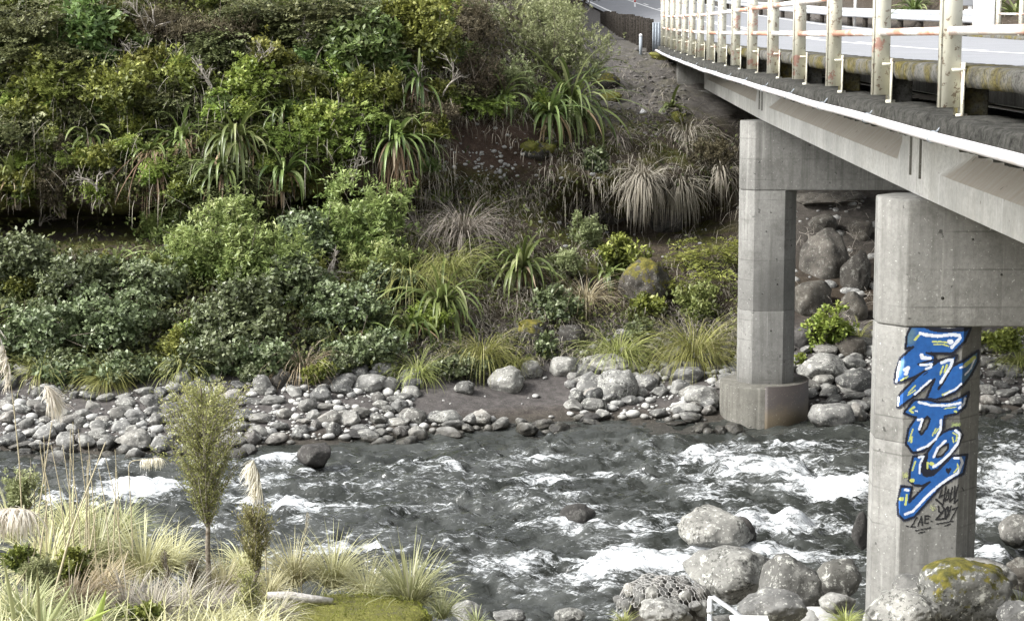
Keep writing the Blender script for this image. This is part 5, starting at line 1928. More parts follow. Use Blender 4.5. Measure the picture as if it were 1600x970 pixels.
rr_ = rng(5)
sp = [(u + rr_.uniform(-22, 22), v + rr_.uniform(-16, 16), rr_.uniform(17, 44)) for v in range(5, 320, 42) for u in range(-280, 730, 56)]
sp = [q for q in sp if not (690 < q[0] and q[1] > 165) and not (q[0] < 240 and q[1] > 300) and not (470 < q[0] < 640 and q[1] > 235)]
filler(['olive', 'lime', 'beech', 'beech', 'brown', 'lime', 'olive', 'fern', 'broad'], sp, upper_label, 5000)
sp = [(u + rr_.uniform(-20, 20), v + rr_.uniform(-14, 14), rr_.uniform(26, 40)) for v in range(405, 590, 42) for u in range(-270, 630, 54)]
sp = [q for q in sp if not (230 < q[0] < 440 and q[1] < 470) and not (500 < q[0] and q[1] < 425)]
filler(['tutu', 'tutu', 'tutu', 'tutu', 'olive'], sp, lower_label, 6000)

FLAXES = [
    (370, 205, 60, 58, 'largest hanging flax clump in the middle of the left bank', 58, 30),
    (285, 205, 42, 48, 'flax clump hanging left of the largest one', 30, 26),
    (445, 165, 36, 34, 'flax clump under the fern fronds on the upper bank', 30, 8),
    (350, 262, 52, 36, 'low flax clump just above the big light green bush', 34, 10),
    (445, 258, 42, 40, 'flax clump above the grey olive bush', 34, 20),
    (140, 205, 44, 30, 'thin flax clump among the lime shrubs at far left', 20, 6),
    (20, 270, 30, 36, 'small flax clump at the left edge of the bank', 20, 14),
    (235, 225, 34, 40, 'flax clump above the brown hanging leaf skirt', 20, 40),
    (655, 118, 46, 48, 'sparse flax clump below the olive crowned shrub', 26, 18),
    (690, 72, 34, 40, 'pale flax shoots right of the olive crowned shrub', 18, 4),
    (618, 205, 48, 62, 'bright flax hanging left of the earth scar', 50, 34),
    (893, 150, 76, 72, 'broad flax clump below the pale grey green bush', 120, 60),
    (860, 165, 44, 48, 'flax leaves at the left of the broad clump under the pale bush', 50, 30),
    (930, 110, 30, 40, 'pale flax leaves at the right edge of the pale bush', 40, 6),
    (787, 140, 30, 42, 'small flax clump at the left foot of the pale bush', 28, 14),
    (816, 400, 54, 66, 'tall upright flax in the centre of the lower bank', 60, 24),
    (690, 462, 78, 56, 'broad flax clump left of the tall central flax', 78, 20),
    (640, 500, 50, 46, 'flax leaves at the left side of the broad clump', 26, 12),
    (950, 424, 24, 28, 'small flax tuft left of the large dark mossy rock', 22, 6),
    (560, 505, 36, 34, 'thin flax leaves among the dark shrubs', 16, 4),
    (60, 500, 44, 44, 'thin long flax leaves at the left edge of the lower bank', 18, 4),
    (180, 400, 40, 40, 'flax with broken tan leaves under the overhang', 16, 10),
    (1050, 160, 22, 22, 'small green flax tuft on the gravel slope under the bridge end', 16, 0),
]
for u, v, ru, rv, lab, n, dd in FLAXES:
    blades('flax', 'flax', u, v, ru, rv, lab, 'flax', n=n, dead=dd, front=True, el=(.1, 1.5), droop=(.9, 3.3), width=.075, dy=-.22)

TUSS = [
    # u, v, ru, rv, label, mat, n
    (640, 390, 58, 74, 'tall tan grass clump right of the light green bushes', 'tussock', 300, 80),
    (702, 385, 56, 58, 'mixed green and tan grass left of the tall flax', 'tussock', 280, 70),
    (755, 525, 52, 46, 'green tussock below the tall central flax', 'tussock', 330, 40),
    (652, 562, 40, 32, 'yellow tussock at the edge of the shingle', 'tussock', 260, 60),
    (805, 555, 28, 22, 'small yellow tussock beside the dark sand', 'tussock', 200, 20),
    (968, 528, 62, 42, 'wide green tussock below the mossy rock', 'tussock', 380, 30),
    (1085, 520, 76, 52, 'large bright green tussock left of the far column', 'tussock', 520, 30),
    (168, 568, 44, 38, 'round yellow tussock on the shingle edge at left', 'tussock', 330, 90),
    (285, 555, 44, 34, 'green and tan tussock beneath the light green sprig', 'tussock', 200, 40),
    (470, 545, 44, 46, 'spiky brownish tussock among the dark shrubs', 'drygrass', 240, 20),
    (65, 555, 50, 38, 'tan tussock hanging over the sand at far left', 'tussock', 160, 60),
    (915, 440, 46, 44, 'dry reddish grass right of the tall flax', 'drygrass', 220, 20),
    (930, 300, 36, 30, 'dry grass tuft above the black rock hollow', 'greydry', 160, 0),
    (725, 335, 70, 42, 'dry brown grass below the earth scar', 'greydry', 320, 0),
    (655, 330, 40, 44, 'thin hanging brown grass left of the earth scar foot', 'greydry', 160, 0),
    (1342, 500, 22, 34, 'dark green grass behind the green weed bush', 'tussock', 60, 0),
    (1592, 545, 34, 30, 'green grass clump at the right edge beyond the columns', 'tussock', 240, 20),
]
for u, v, ru, rv, lab, mt, n, dd in TUSS:
    blades('tussock', 'tussock', u, v, ru, rv, lab, 'grass', n=n, mat=mt, dead=dd)

DRYM = [
    (1072, 172, 50, 62, 'tall mound of grey dead grass below the bridge end', 260),
    (1005, 245, 50, 52, 'hanging mound of grey dead grass on the bank edge', 340),
    (1062, 262, 46, 46, 'pale dead grass mound right of the hanging mound', 300),
    (1000, 300, 26, 34, 'narrow dead grass tail below the hanging mound', 110),
    (1125, 235, 34, 52, 'dead grass curtain against the far pier cap', 180),
    (965, 200, 40, 26, 'low dead grass tuft left of the hanging mound', 140),
    (1075, 345, 16, 36, 'brown dead leaf tail hanging in the rock hollow', 60),
]
for u, v, ru, rv, lab, n in DRYM:
    blades('dead_grass_mound', 'tussock', u, v, ru, rv * .9, lab, 'grass', n=n, mat='greydry', front=True, el=(-.4, 1.4), droop=(.9, 3.2), width=.014, ln=.78)

# brown skirts of dead leaves hanging on the left bank
for u, v, ru, rv, lab, n in [(238, 285, 22, 52, 'tall brown skirt of dead leaves beside the light green bush', 60), (385, 250, 26, 44, 'brown dead leaf skirt under the largest hanging flax', 46), (428, 300, 14, 34, 'narrow brown leaf skirt above the light green bush', 26), (300, 240, 20, 34, 'small brown leaf skirt under the left flax clump', 30), (620, 280, 22, 44, 'grey hanging roots under the bright flax', 40)]:
    SEED[0] += 1
    rr_ = rng(SEED[0])
    h = hit(u, v - rv * .5, 18)
    Y = h[1] - .25
    b_ = at(u, v - rv * .9, Y)
    e = tag(empty('leaf_skirt', b_), lab, 'dead leaves')
    lv = Leaves()
    b0 = np.stack([rr_.normal(size=n) * ru * px(Y) * .4, rr_.uniform(-.05, .25, n), rr_.uniform(-.1, .05, n)], -1)
    lv.strips(b0, -math.pi / 2 + rr_.normal(size=n) * .8, rr_.uniform(-.9, .2, n), rv * 2 * px(Y) * rr_.uniform(.6, 1.05, n), rr_.uniform(.014, .034, n), rr_.uniform(.8, 1.5, n), rr_.random(n), seg=5, pw=.4)
    obj('leaves', lv.mesh('leaves'), M['deadflax'], e)

# beyond the road on the right
for u, v, ru, rv, Y, lab in [(1428, 12, 30, 22, 58, 'flax bush beyond the guard rail'), (1590, 20, 24, 36, 50, 'yellow green flax beyond the far railing')]:
    blades('flax', 'flax', u, v, ru, rv, lab, 'flax', n=46, Y=Y, width=.09, el=(.5, 1.4), droop=(.8, 2.0))
for u, v, ru, rv, Y, lab in [(1325, 12, 60, 30, 76, 'dull brown scrub behind the guard rail left part'), (1400, 5, 40, 26, 70, 'dull brown scrub behind the guard rail middle part'), (1490, 15, 34, 30, 62, 'dull scrub behind the road sign'), (1250, 0, 50, 22, 88, 'brown scrub above the guard rail bend'), (1560, 25, 30, 26, 58, 'scrub behind the white end pillar')]:
    bush('brown', u, v, ru, rv, lab, Y=Y, dens=.5)
for u, v, ru, rv, Y, lab in [(760, -30, 60, 40, 46, 'dull scrub on top of the bank at the top centre'), (900, -25, 40, 40, 56, 'dull scrub at the top edge left of the road')]:
    bush('brown', u, v, ru, rv, lab, Y=Y, dens=.6)


# grey bare branches at the top left, tangle of dead twigs under the bridge
def branching(mb, r, p, d, L, rad, depth, spread=.6, droop=0.0, kids=(2, 4)):
    p = np.asarray(p, float)
    d = norm(np.asarray(d, float))
    n = 4
    pts_ = [p]
    dd = d
    for k in range(n):
        dd = norm(dd + r.normal(size=3) * .22 + np.array([0, 0, -droop]))
        pts_.append(pts_[-1] + dd * L / n)
    mb.tube(pts_, np.linspace(rad, rad * .55, n + 1), 4 if rad < .008 else 6, False)
    if depth:
        for k in range(r.integers(*kids)):
            s = r.uniform(.3, 1.0)
            q = pts_[min(n, int(s * n))]
            branching(mb, r, q, dd + norm(r.normal(size=3)) * spread, L * r.uniform(.5, .8), rad * .55, depth - 1, spread, droop, kids)


for u, v, Y, L, lab in [(232, 30, 33.4, .55, 'bare grey branches at the top left'), (215, 70, 33.2, .4, 'small bare grey branch below the top left branches'), (400, 85, 33.2, .5, 'grey mossy trunk beside the fern fronds'), (150, 275, 31.9, .4, 'pale dead twigs in front of the overhang'), (60, 330, 32, .5, 'grey dead branch across the dark overhang'), (330, 120, 32, .5, 'thin bare branches above the hanging flax'), (545, 265, 32, .5, 'bare branch beside the black hollow'), (690, 130, 32, .6, 'bare branches left of the pale grey green bush'), (470, 60, 32, .5, 'bare pale stems under the layered beech crown'), (505, 420, 32, .5, 'bare stems under the second light green bush')]:
    SEED[0] += 1
    rr_ = rng(SEED[0])
    h = hit(u, v + 15, 18)
    p_ = at(u, v + 25, h[1] - .55)
    mb = MB()
    for q in range(2):
        branching(mb, rr_, (0, .1, 0), (rr_.uniform(-.8, .8), -.2, 1), L, .02, 3)
    o = mb.build('bare_branch', M['twig'], None, True)
    o.location = tuple(p_)
    tag(o, lab, 'branch')

rr_ = rng(321)
mb = MB()
org = at(1300, 400, 35.0)
for q in range(46):
    u, v = rr_.uniform(1235, 1368), rr_.uniform(310, 505)
    h = hit(u, v, 25)
    if h is None:
        continue
    p_ = h + np.array([0, -.25 - .35 * rr_.random(), 0]) - org
    branching(mb, rr_, p_, rr_.normal(size=3) * np.array([1, .3, .7]) + np.array([0, -.2, -.2]), rr_.uniform(.25, .5), .006, 2, 1.1, .05)
o = mb.build('dead_vine', M['twig'], None)
o.location = tuple(org)
tag(o, 'tangle of bare dead vine twigs between the two columns under the bridge', 'vine')

# ------------------------------------------------------------------ near bank
def sapling(u, v_top, v_base, ru, Y, label, seed, mat='manuka', n_br=70, per=70, leaf=.018, trunk=.022, bare=.28):
    r = rng(seed)
    base = at(u, v_base, Y)
    g = gz(base[0], base[1])
    H = (v_base - v_top) * px(Y)
    R_ = ru * px(Y)
    e = tag(empty('sapling', base), label, 'sapling')
    mb = MB()
    tp = [np.array([r.normal() * .015, r.normal() * .015, H * f - (0 if f else .35)]) for f in np.linspace(0, 1, 7)]
    tp[0][2] = min(-.3, g - base[2] - .1)
    mb.tube(tp, np.linspace(trunk, trunk * .25, 7), 7, False)
    obj('trunk', mb.mesh('trunk'), M['bark'], e)
    mb = MB()
    lv = Leaves()
    for k in range(n_br):
        f = bare + (1 - bare) * r.random() ** .9
        s0 = np.array([0, 0, H * (f - .14 * r.random())])
        g_ = (f - bare) / (1 - bare)
        wid = R_ * (np.interp(g_, [0, .12, .35, .6, .85, 1], [.15, .5, .95, 1.0, .82, .4]))
        a = r.uniform(0, 6.28)
        rr2 = wid * r.uniform(.35, 1.0)
        tip = np.array([math.cos(a) * rr2, math.sin(a) * rr2, H * min(1.02, f + .10 + .12 * r.random())])
        mid = s0 * .4 + tip * .6 + np.array([0, 0, -.03])
        mb.tube([s0, mid, tip], [.006, .004, .0015], 4, False)
        t = r.uniform(.15, 1, per)
        pts_ = np.where(t[:, None] < .6, s0 + (mid - s0) * t[:, None] / .6, mid + (tip - mid) * (t[:, None] - .6) / .4)
        pts_ = pts_ + r.normal(size=pts_.shape) * .015 * (leaf / .018)
        dd = norm(r.normal(size=pts_.shape) + (tip - s0) / np.linalg.norm(tip - s0) * .8 + np.array([0, 0, .4]))
        nn = norm(r.normal(size=pts_.shape) + np.array([0, -.4, .6]))
        ll = leaf * r.uniform(.7, 1.4, per)
        lv.quads(pts_, dd, nn, ll, ll * .42, np.clip(.45 + .25 * (g_ - .5) + r.normal() * .12 + r.normal(size=per) * .16, 0, 1))
    obj('branches', mb.mesh('branches'), M['twig'], e)
    obj('foliage', lv.mesh('foliage'), M[mat], e)
    return e


sapling(326, 588, 905, 92, 13.2, 'tall slim olive sapling standing in the near grass', 1, n_br=160, per=92, leaf=.02)
sapling(400, 785, 930, 42, 12.6, 'small olive sapling beside the tall slim one', 2, n_br=60, per=80, leaf=.018, bare=.3)
sapling(388, 890, 985, 30, 11.8, 'short greyish shrub at the foot of the two saplings', 3, n_br=46, per=60, leaf=.016, bare=.05, mat='manuka')
sapling(303, 870, 960, 14, 12.0, 'little brown dead sapling left of the tall slim one', 4, mat='brownleaf', n_br=34, per=50, leaf=.014, bare=.05)
sapling(262, 855, 955, 12, 12.2, 'thin brown weed left of the little dead sapling', 5, mat='brownleaf', n_br=24, per=40, leaf=.013, bare=.05)

NEAR = [
    # u, v, ru, rv, Y, label, mat, n, droop, width
    (150, 835, 95, 70, 13.4, 'broad pale green grass clump behind the near weeds', 'greengrass', 420, (.5, 2.0), .012),
    (75, 850, 80, 66, 12.8, 'pale grass clump under the drooping plume', 'palegrass', 320, (.5, 2.0), .010),
    (225, 850, 66, 66, 13.2, 'straw coloured grass clump left of the tall sapling', 'palegrass', 340, (.4, 1.8), .010),
    (460, 865, 60, 56, 13.6, 'straw grass clump right of the small sapling', 'palegrass', 300, (.4, 2.0), .008),
    (520, 870, 66, 52, 13.7, 'straw grass clump above the mossy mound', 'palegrass', 320, (.4, 2.0), .008),
    (575, 895, 56, 44, 13.4, 'tan grass clump left of the green rushes', 'palegrass', 300, (.6, 2.2), .008),
    (640, 890, 62, 72, 13.0, 'green rush clump at the right end of the mossy mound', 'greengrass', 260, (.2, 1.6), .013),
    (690, 925, 40, 44, 13.6, 'thin rush clump leaning over the water', 'greengrass', 110, (.3, 1.8), .010),
    (350, 880, 50, 50, 13.7, 'yellowish grass behind the tall sapling trunk', 'palegrass', 260, (.6, 2.0), .008),
    (285, 915, 60, 52, 11.8, 'grey dead grass before the little dead sapling', 'greydry', 300, (.6, 2.2), .007),
    (200, 925, 70, 55, 11.2, 'grey dead twiggy grass in the near left bank', 'greydry', 320, (.6, 2.2), .008),
    (110, 915, 80, 60, 11.0, 'tangled brown grass in the near left corner', 'drygrass', 320, (.6, 2.2), .008),
    (40, 930, 60, 60, 10.2, 'long green grass in the bottom left corner', 'greengrass', 200, (.3, 1.6), .014),
    (130, 955, 60, 50, 9.8, 'pale green grass along the bottom left edge', 'greengrass', 180, (.4, 1.8), .013),
    (430, 950, 50, 26, 11.9, 'short dry grass beside the driftwood log', 'greydry', 200, (.6, 2.2), .007),
    (745, 958, 22, 22, 15.0, 'small green tuft by the near shore stones', 'greengrass', 60, (.4, 1.8), .009),
    (1322, 955, 30, 26, 14.6, 'round green tussock left of the graffiti column', 'tussock', 240, (.8, 2.4), .007),
    (1595, 925, 20, 22, 15.6, 'small green weeds at the right edge', 'greengrass', 60, (.4, 1.8), .009),
    (975, 955, 22, 18, 15.6, 'small grass tuft at the left foot of the gabion', 'tussock', 70, (.4, 1.8), .007),
]
NEAR += [
    (20, 800, 60, 50, 13.6, 'pale grass behind the left edge reeds', 'palegrass', 240, (.4, 1.8), .009),
    (110, 800, 60, 46, 14.2, 'pale grass in front of the left rapids', 'palegrass', 240, (.4, 1.8), .009),
    (190, 800, 50, 46, 14.4, 'green grass in front of the left rapids', 'greengrass', 220, (.4, 1.8), .010),
    (270, 850, 46, 46, 13.9, 'straw grass just left of the sapling trunk', 'palegrass', 220, (.4, 1.8), .008),
    (330, 925, 50, 44, 12.2, 'grey straw round the sapling trunk', 'greydry', 240, (.5, 2.0), .007),
    (240, 930, 50, 46, 10.9, 'silver grey dead stalks beside the thin brown weed', 'greydry', 240, (.3, 1.6), .008),
    (160, 890, 56, 46, 12.2, 'brown straw behind the whitish broken reed', 'drygrass', 260, (.5, 2.0), .008),
    (70, 960, 60, 46, 9.6, 'green grass round the broad leaved corner plant', 'greengrass', 160, (.4, 1.6), .012),
    (380, 860, 44, 40, 14.0, 'pale grass between the two saplings', 'palegrass', 200, (.5, 2.0), .008),
    (420, 900, 44, 40, 13.0, 'straw at the foot of the small sapling', 'palegrass', 220, (.5, 2.0), .008),
]
for u, v, ru, rv, Y, lab, mt, n, dr_, wd in NEAR:
    blades('grass_clump', 'tussock', u, v, ru, rv, lab, 'grass', n=n, mat=mt, Y=Y, droop=dr_, width=wd, el=(.75, 1.5), ln=.85)
for u, v, ru, rv, Y, lab, kd in [(25, 770, 40, 40, 12.6, 'leafy pale weed at the left edge above the plume', 'tauhinu'), (60, 900, 46, 30, 10.8, 'green leafy weeds under the drooping plume', 'tauhinu'), (120, 880, 44, 34, 11.4, 'brown and green weeds in the near left bank', 'olive'), (30, 870, 30, 24, 11.0, 'dark leafy weeds at the left edge', 'olive'), (215, 955, 40, 22, 10.6, 'low green weeds behind the broad blade', 'olive')]:
    bush(kd, u, v, ru, rv, lab, Y=Y, name='weed', cat='weed', dens=1.0, ls=.42)

# broad iris-like blades in the bottom left corner
IRIS = tag(empty('iris_plant', at(90, 988, 9.2)), 'broad leaved plant with bright upright blades in the bottom left corner', 'plant')
for k, (u0, v0, u1, v1, w_, Y, lab) in enumerate([(145, 990, 170, 915, 13, 9.2, 'single broad bright blade at the bottom left'), (70, 985, 118, 905, 9, 9.4, 'slanting pale blade left of the bright blade'), (25, 990, 8, 860, 8, 9.0, 'tall blade at the left edge'),
                                                  (60, 990, 62, 880, 7, 9.3, 'upright pale blade in the bottom left corner'), (110, 985, 180, 945, 8, 9.0, 'low leaning yellow blade by the bright blade')]):
    a, b = at(u0, v0, Y), at(u1, v1, Y - .1)
    L = np.linalg.norm(b - a)
    ax = (b - a) / L
    sd = np.cross(ax, np.array([0, 1.0, 0]))
    sd = norm(sd)
    Vb = []
    for f in np.linspace(0, 1, 9):
        c_ = a + (b - a) * f + np.array([0, -.05, 0]) * f * f
        ww = w_ * px(Y) * (1 - f ** 2.5) / 2 + .0005
        Vb += [c_ - sd * ww, c_ + np.array([0, -.008, 0]), c_ + sd * ww]
    Q_ = [(3 * i + q, 3 * i + q + 1, 3 * i + q + 4, 3 * i + q + 3) for i in range(8) for q in (0, 1)]
    me = mesh_np('leaf', np.array(Vb), [np.array(Q_)], {'t': np.full(27, .85 if k in (0, 4) else .65)})
    attach(obj('leaf', me, M['lime' if k in (0, 4) else 'greengrass']), IRIS)


def plume(path, Y, label, seed, n=220, strand=.16, side=(-1, 0), frac=.35, stem_r=.004, spread=.9):
    """toetoe flower: bent stem and a one-sided feathery head"""
    r = rng(seed)
    P = np.array([at(u, v, Y) for u, v in path])
    base = P[0]
    e = tag(empty('toetoe_plume', base), label, 'plume')
    t0 = np.linspace(0, 1, len(P))
    tt = np.linspace(0, 1, 26)
    S = np.stack([np.interp(tt, t0, P[:, k]) for k in range(3)], -1)
    for _ in range(4):
        S[1:-1] = (S[:-2] + 2 * S[1:-1] + S[2:]) / 4
    S = S - base
    S2 = np.vstack([S[0] + np.array([0, 0, -.35]), S])
    MB().tube(S2, np.linspace(stem_r * 1.2, stem_r * .4, len(S2)), 5, False).build('stem', M['palegrass_stem'], e)
    lv = Leaves()
    f = 1 - frac * r.random(n)
    b0 = np.stack([np.interp(f, tt, S[:, k]) for k in range(3)], -1)
    az = np.arctan2(side[1], side[0]) + r.normal(size=n) * spread
    lv.strips(b0, az, r.uniform(-.2, .7, n), strand * r.uniform(.5, 1.15, n), r.uniform(.004, .009, n), r.uniform(1.2, 2.3, n), r.random(n), seg=5, pw=.6)
    obj('feathers', lv.mesh('feathers'), M['plume'], e)
    return e


m = Mat('straw_stem', .7, .2)
m.color(m.mix(m.noise(20, 3, .6), (.33, .28, .17), (.52, .47, .34)))
M['palegrass_stem'] = m.m
plume([(30, 720), (22, 640), (12, 560), (-6, 510)], 11.5, 'feathery plume at the left edge before the dark shrubs', 1, 260, .10, (-1, -.2), .5)
plume([(60, 800), (75, 700), (85, 630), (70, 602)], 12.0, 'pale plume drooping over the far shingle', 2, 360, .17, (.9, -.2), .32, spread=.7)
plume([(15, 930), (55, 870), (60, 800), (20, 792), (-20, 800)], 10.8, 'large fringed plume drooping at the left edge', 3, 620, .22, (-.1, -1), .42, spread=1.0)
plume([(414, 830), (412, 790), (406, 745), (396, 718)], 13.0, 'white plume on a stem right of the tall sapling', 4, 460, .17, (-1, -.3), .50, spread=.6)
plume([(470, 870), (477, 830), (480, 800)], 13.4, 'thin seed stem above the straw grass', 5, 40, .05, (1, 0), .4)
plume([(205, 800), (200, 720), (250, 715)], 13.0, 'bent pale plume before the left rapids', 6, 160, .10, (1, -.2), .3)
# single reed stems standing over the water at left
rr_ = rng(55)
for k in range(18):
    u = rr_.uniform(0, 185)
    v1 = rr_.uniform(640, 745)
    du = rr_.uniform(-26, 14)
    Y = rr_.uniform(11.6, 13.2)
    a = at(u - du, 830 + rr_.uniform(-10, 40), Y)
    b = at(u, v1, Y)
    o = MB().tube([(0, 0, -.25), (b - a) * .5 + np.array([.01, 0, 0]), b - a], [.0045, .004, .0022], 5, False).build('reed_stem', M['palegrass_stem'])
    o.location = tuple(a)
    tag(o, 'thin straw coloured reed stem at the left edge standing before the river', 'reed', 'reed stems at the left edge before the river')
for k, (u0, v0, u1, v1, lab) in enumerate([(60, 960, 165, 690, 'long diagonal dead reed crossing the left grass'), (45, 980, 75, 780, 'thick tan reed beside the fringed plume'), (120, 980, 150, 800, 'whitish broken reed in the left grass'), (175, 945, 200, 860, 'grey reed above the broad bright blade')]):
    Y = 10.6 + .3 * k
    a, b = at(u0, v0, Y), at(u1, v1, Y + .3)
    o = MB().tube([(0, 0, -.2), (b - a) * .5, b - a], [.010, .007, .003], 6, False).build('dead_reed', M['palegrass_stem'])
    o.location = tuple(a)
    tag(o, lab, 'reed')


def ground_grass():
    r = rng(99)
    lv = Leaves()
    P = []
    for _ in range(7400):
        x, y = r.uniform(-6.5, 0.0), r.uniform(8.5, 15.8)
        if x > -1.0 and y < 13:
            continue
        z = gz(x, y)
        u, v = proj((x, y, z))
        if z < .25 or (430 < u < 680 and v > 920):
            continue
        P.append((x, y, z))
    P = np.array(P)
    k = 6
    b0 = np.repeat(P, k, 0) + r.normal(size=(len(P) * k, 3)) * np.array([.05, .05, .01])
    n = len(b0)
    lv.strips(b0, r.uniform(0, 6.28, n), r.uniform(.4, 1.5, n), r.uniform(.15, .5, n), np.full(n, .007), r.uniform(.6, 2.4, n), r.random(n), seg=3)
    o = obj('bank_grass', lv.mesh('bank_grass'), M['palegrass'])
    tag(o, 'short pale dry grass covering the near left bank', 'grass', kind='stuff')


ground_grass()

# mossy mound and log at the bottom edge
mc = at(545, 962, 12.2)
V, Fc = stone_shape(900, 4, .1, .08)
me = mesh_np('moss_mound', V, [Fc], smooth=True)
m = Mat('moss_ground', .95, .1)
m.color(m.ramp(m.noise(6, 6, .7), [(.32, (.12, .11, .075)), (.48, (.17, .17, .05)), (.75, (.30, .29, .09))])).bump(m.noise(50, 5, .75), 1.0, .04)
M['mossmound'] = m.m
e = tag(empty('moss_mound', mc + np.array([-.03, .3, -.15])), 'flat mound of yellow green moss at the bottom edge', 'moss')
o = obj('soil', me, M['mossmound'], e)
o.scale = (.60, .55, .13)
rr_ = rng(71)
V4 = V * np.array([.60, .55, .13])
sel = V4[(V4[:, 2] > .02)]
sel = sel[rr_.integers(0, len(sel), 5200)] + rr_.normal(size=(5200, 3)) * .012
lv = Leaves()
lv.quads(sel, norm(rr_.normal(size=sel.shape) * .7 + np.array([0, 0, 1])), norm(rr_.normal(size=sel.shape)), rr_.uniform(.008, .022, len(sel)), .006, np.clip(fbm(sel * 9, 3, 2) * 1.1 - .05 + rr_.normal(size=len(sel)) * .12, 0, 1))
obj('moss_tips', lv.mesh('moss_tips'), M['moss'], e)
a, b = at(418, 930, 12.5), at(520, 938, 12.6)
o = MB().tube([(0, 0, 0), (b - a) * .3 + np.array([0, 0, .01]), (b - a) * .7, b - a], [.028, .036, .032, .02], 8).build('driftwood_log', M['log'], None, True)
o.location = tuple(a)
tag(o, 'short grey driftwood log at the back of the moss mound', 'log')

# gabion: stones under a wire net
gc = at(1038, 945, 15.9)
gc[2] -= .18
e = tag(empty('gabion', gc), 'wire netted gabion of stones at the near water edge', 'gabion')
GA, GB, GH = .46, .40, .42


def dome(x, y):
    q = np.clip(1 - (np.abs(x / GA) ** 2.6 + np.abs(y / GB) ** 2.6), 0, 1)
    return GH * q ** .42 + .03 * np.sin(x * 17 + 1) * np.cos(y * 15)


rr_ = rng(31)
gm = [stone_mesh('stone', 700 + k, 2, .4, .14) for k in range(6)]
pl_ = []
for _ in range(3000):
    x, y = rr_.uniform(-GA, GA), rr_.uniform(-GB, GB)
    if (x / GA) ** 2 + (y / GB) ** 2 > .92:
        continue
    s = rr_.uniform(.05, .085)
    if all((x - a) ** 2 + (y - b) ** 2 > ((s + c_) * .8) ** 2 for a, b, c_ in pl_):
        pl_.append((x, y, s))
for x, y, s in pl_:
    o = obj('stone', gm[rr_.integers(6)], M['stone'], e)
    o.location = (x * .95, y * .95, float(dome(x * .95, y * .95)) - s * .75)
    o.scale = (s * 1.1, s, s * .85)
    o.rotation_euler = (rr_.uniform(0, 6), rr_.uniform(0, 6), rr_.uniform(0, 6))
core = MB()
ang = np.linspace(0, 2 * math.pi, 25)[:-1]
core.loft([[(GA * .82 * k * math.cos(t), GB * .82 * k * math.sin(t), z) for t in ang] for k, z in ((1, -.25), (1, .05), (.8, .22), (.4, .28))])
obj('stone_core', core.mesh('core'), M['stone_bank'], e)
mb = MB()
hx = .052
for i in range(-14, 15):
    for j in range(-10, 11):
        cx_, cy_ = (i + (.5 if j % 2 else 0)) * hx * 1.0, j * hx * .87
        # three edges of each hexagon
        for q in range(3):
            a0, a1 = math.radians(60 * q + 30), math.radians(60 * q + 90)
            p0 = (cx_ + hx * .577 * math.cos(a0), cy_ + hx * .577 * math.sin(a0))
            p1 = (cx_ + hx * .577 * math.cos(a1), cy_ + hx * .577 * math.sin(a1))
            if any((p[0] / GA) ** 2 + (p[1] / GB) ** 2 > 1.0 for p in (p0, p1)):
                continue
            mb.tube([(p[0], p[1], float(dome(*p)) + .012) for p in (p0, p1)], .0027, 3, False)
for t in np.linspace(0, 2 * math.pi, 44)[:-1]:           # skirt of the net down the sides
    for k in range(4):
        a0, a1 = t + (.07 if k % 2 else 0), t + (0 if k % 2 else .07)
        mb.tube([(GA * 1.0 * math.cos(a0), GB * math.sin(a0), .05 - .07 * k), (GA * 1.01 * math.cos(a1), GB * 1.01 * math.sin(a1), .05 - .07 * (k + 1))], .0027, 3, False)
        mb.tube([(GA * 1.0 * math.cos(a1), GB * math.sin(a1), .05 - .07 * k), (GA * 1.01 * math.cos(a0), GB * 1.01 * math.sin(a0), .05 - .07 * (k + 1))], .0027, 3, False)
obj('wire_net', mb.mesh('wire_net'), M['wire'], e)
wb = at(1040, 912, 16.5)
o = MB().box((-.14, -.02, -.12), (.13, .02, .03)).build('white_board', M['white'], None, bevel=.006)
o.location = tuple(wb)
o.rotation_euler = (.9, .06, .1)
tag(o, 'scrap of white board lying behind the gabion', 'board')

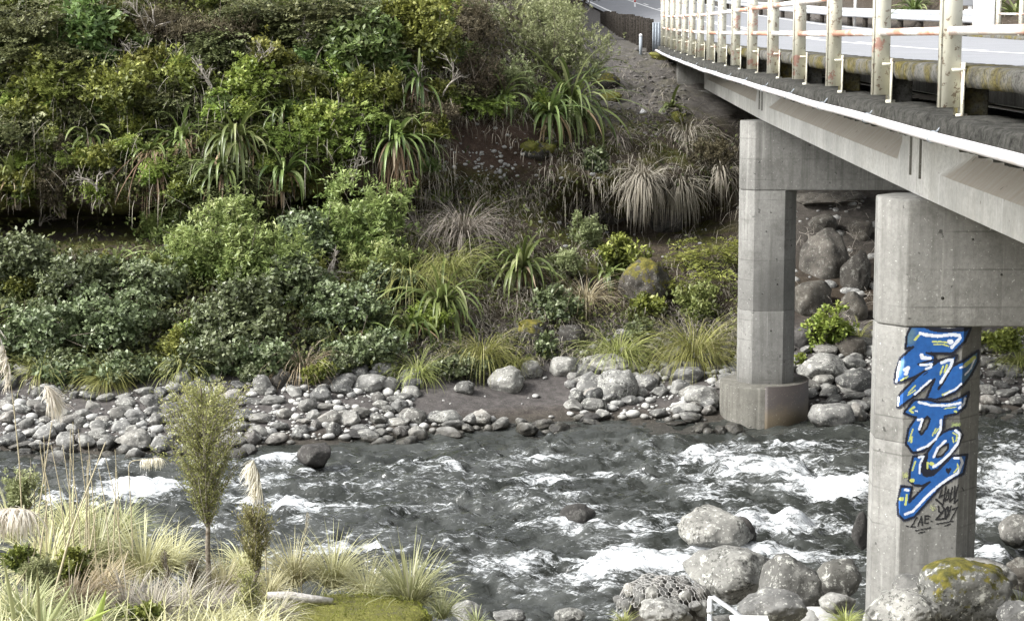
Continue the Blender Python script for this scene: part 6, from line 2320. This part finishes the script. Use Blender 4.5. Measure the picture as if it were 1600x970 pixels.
# pipe bracket with white box at the bottom edge
pb = at(1109, 968, 12.0)
e = tag(empty('gauge_bracket', (pb[0], pb[1], pb[2] - .9)), 'grey pipe bracket carrying a white box at the bottom edge', 'bracket')
top = at(1108, 931, 12.0) - np.array([pb[0], pb[1], pb[2] - .9])
bxp = at(1170, 968, 11.9) - np.array([pb[0], pb[1], pb[2] - .9])
MB().tube([(0, 0, -.4), (0, 0, top[2] - .02)], .017, 12).build('upright_pipe', M['galv'], e, True)
MB().tube([(0, 0, top[2] - .12), (0, 0, top[2] - .09)], .022, 12).build('pipe_collar', M['galv'], e, True)
MB().tube([(0, 0, top[2] - .03), (.004, 0, top[2] - .008), (.02, 0, top[2] - .004), (bxp[0] - .09, -.02, bxp[2] + .03), (bxp[0] - .02, -.03, bxp[2] - .02)], .0165, 12).build('sloping_pipe', M['galv'], e, True)
MB().box((bxp[0] - .12, bxp[1] - .12, bxp[2] - .14), (bxp[0] + .13, bxp[1] + .06, bxp[2] - .012)).build('box_body', M['white'], e, bevel=.008)
MB().box((bxp[0] - .127, bxp[1] - .127, bxp[2] - .0115), (bxp[0] + .137, bxp[1] + .067, bxp[2] + .012)).build('box_lid', M['white'], e, bevel=.005)
g_ = gz(pb[0], pb[1])

# bits on the gravel slope
o = MB().loft([[(-.09, 0, 0), (.09, .02, 0), (.07, .05, .02), (-.05, .05, .02)], [(-.03, -.01, .12), (.06, .01, .05), (.05, .03, .05), (-.02, .02, .12)]]).build('litter', M['white'])
h = hit(1005, 178, 18)
o.location = tuple(h)
tag(o, 'scrap of white litter on the gravel slope below the bridge end', 'litter')
for u, v, ru, rv, lab in [(955, 152, 16, 9, 'round yellow moss cushion on the gravel slope'), (948, 128, 20, 10, 'moss cushion on the rock beside the gravel slope'), (1058, 185, 9, 10, 'green moss patch inside the tall dead grass mound'), (1040, 88, 26, 8, 'mossy hummock at the end of the railing'), (850, 232, 18, 9, 'moss cushion right of the earth scar'), (825, 228, 16, 9, 'yellow moss cushion on top of the scar rock')]:
    SEED[0] += 1
    h = hit(u, v + rv * .5, 18)
    c_ = at(u, v, h[1] - .03)
    V, Fc = stone_shape(SEED[0], 3, .1, .2)
    e = tag(empty('moss_cushion', c_), lab, 'moss')
    sc_ = np.array([ru * px(h[1]), ru * px(h[1]) * .7, rv * px(h[1])])
    o = obj('cushion', mesh_np('cushion', V * sc_, [Fc], smooth=True), M['mossmound'], e)
    rr_ = rng(SEED[0])
    sel = (V * sc_)[rr_.integers(0, len(V), 900)]
    lv = Leaves()
    lv.quads(sel, norm(norm(sel) + rr_.normal(size=sel.shape) * .5), norm(rr_.normal(size=sel.shape)), rr_.uniform(.012, .035, len(sel)), .01, np.clip(rr_.normal(.5, .2, len(sel)), 0, 1))
    obj('moss_tips', lv.mesh('moss_tips'), M['moss'], e)
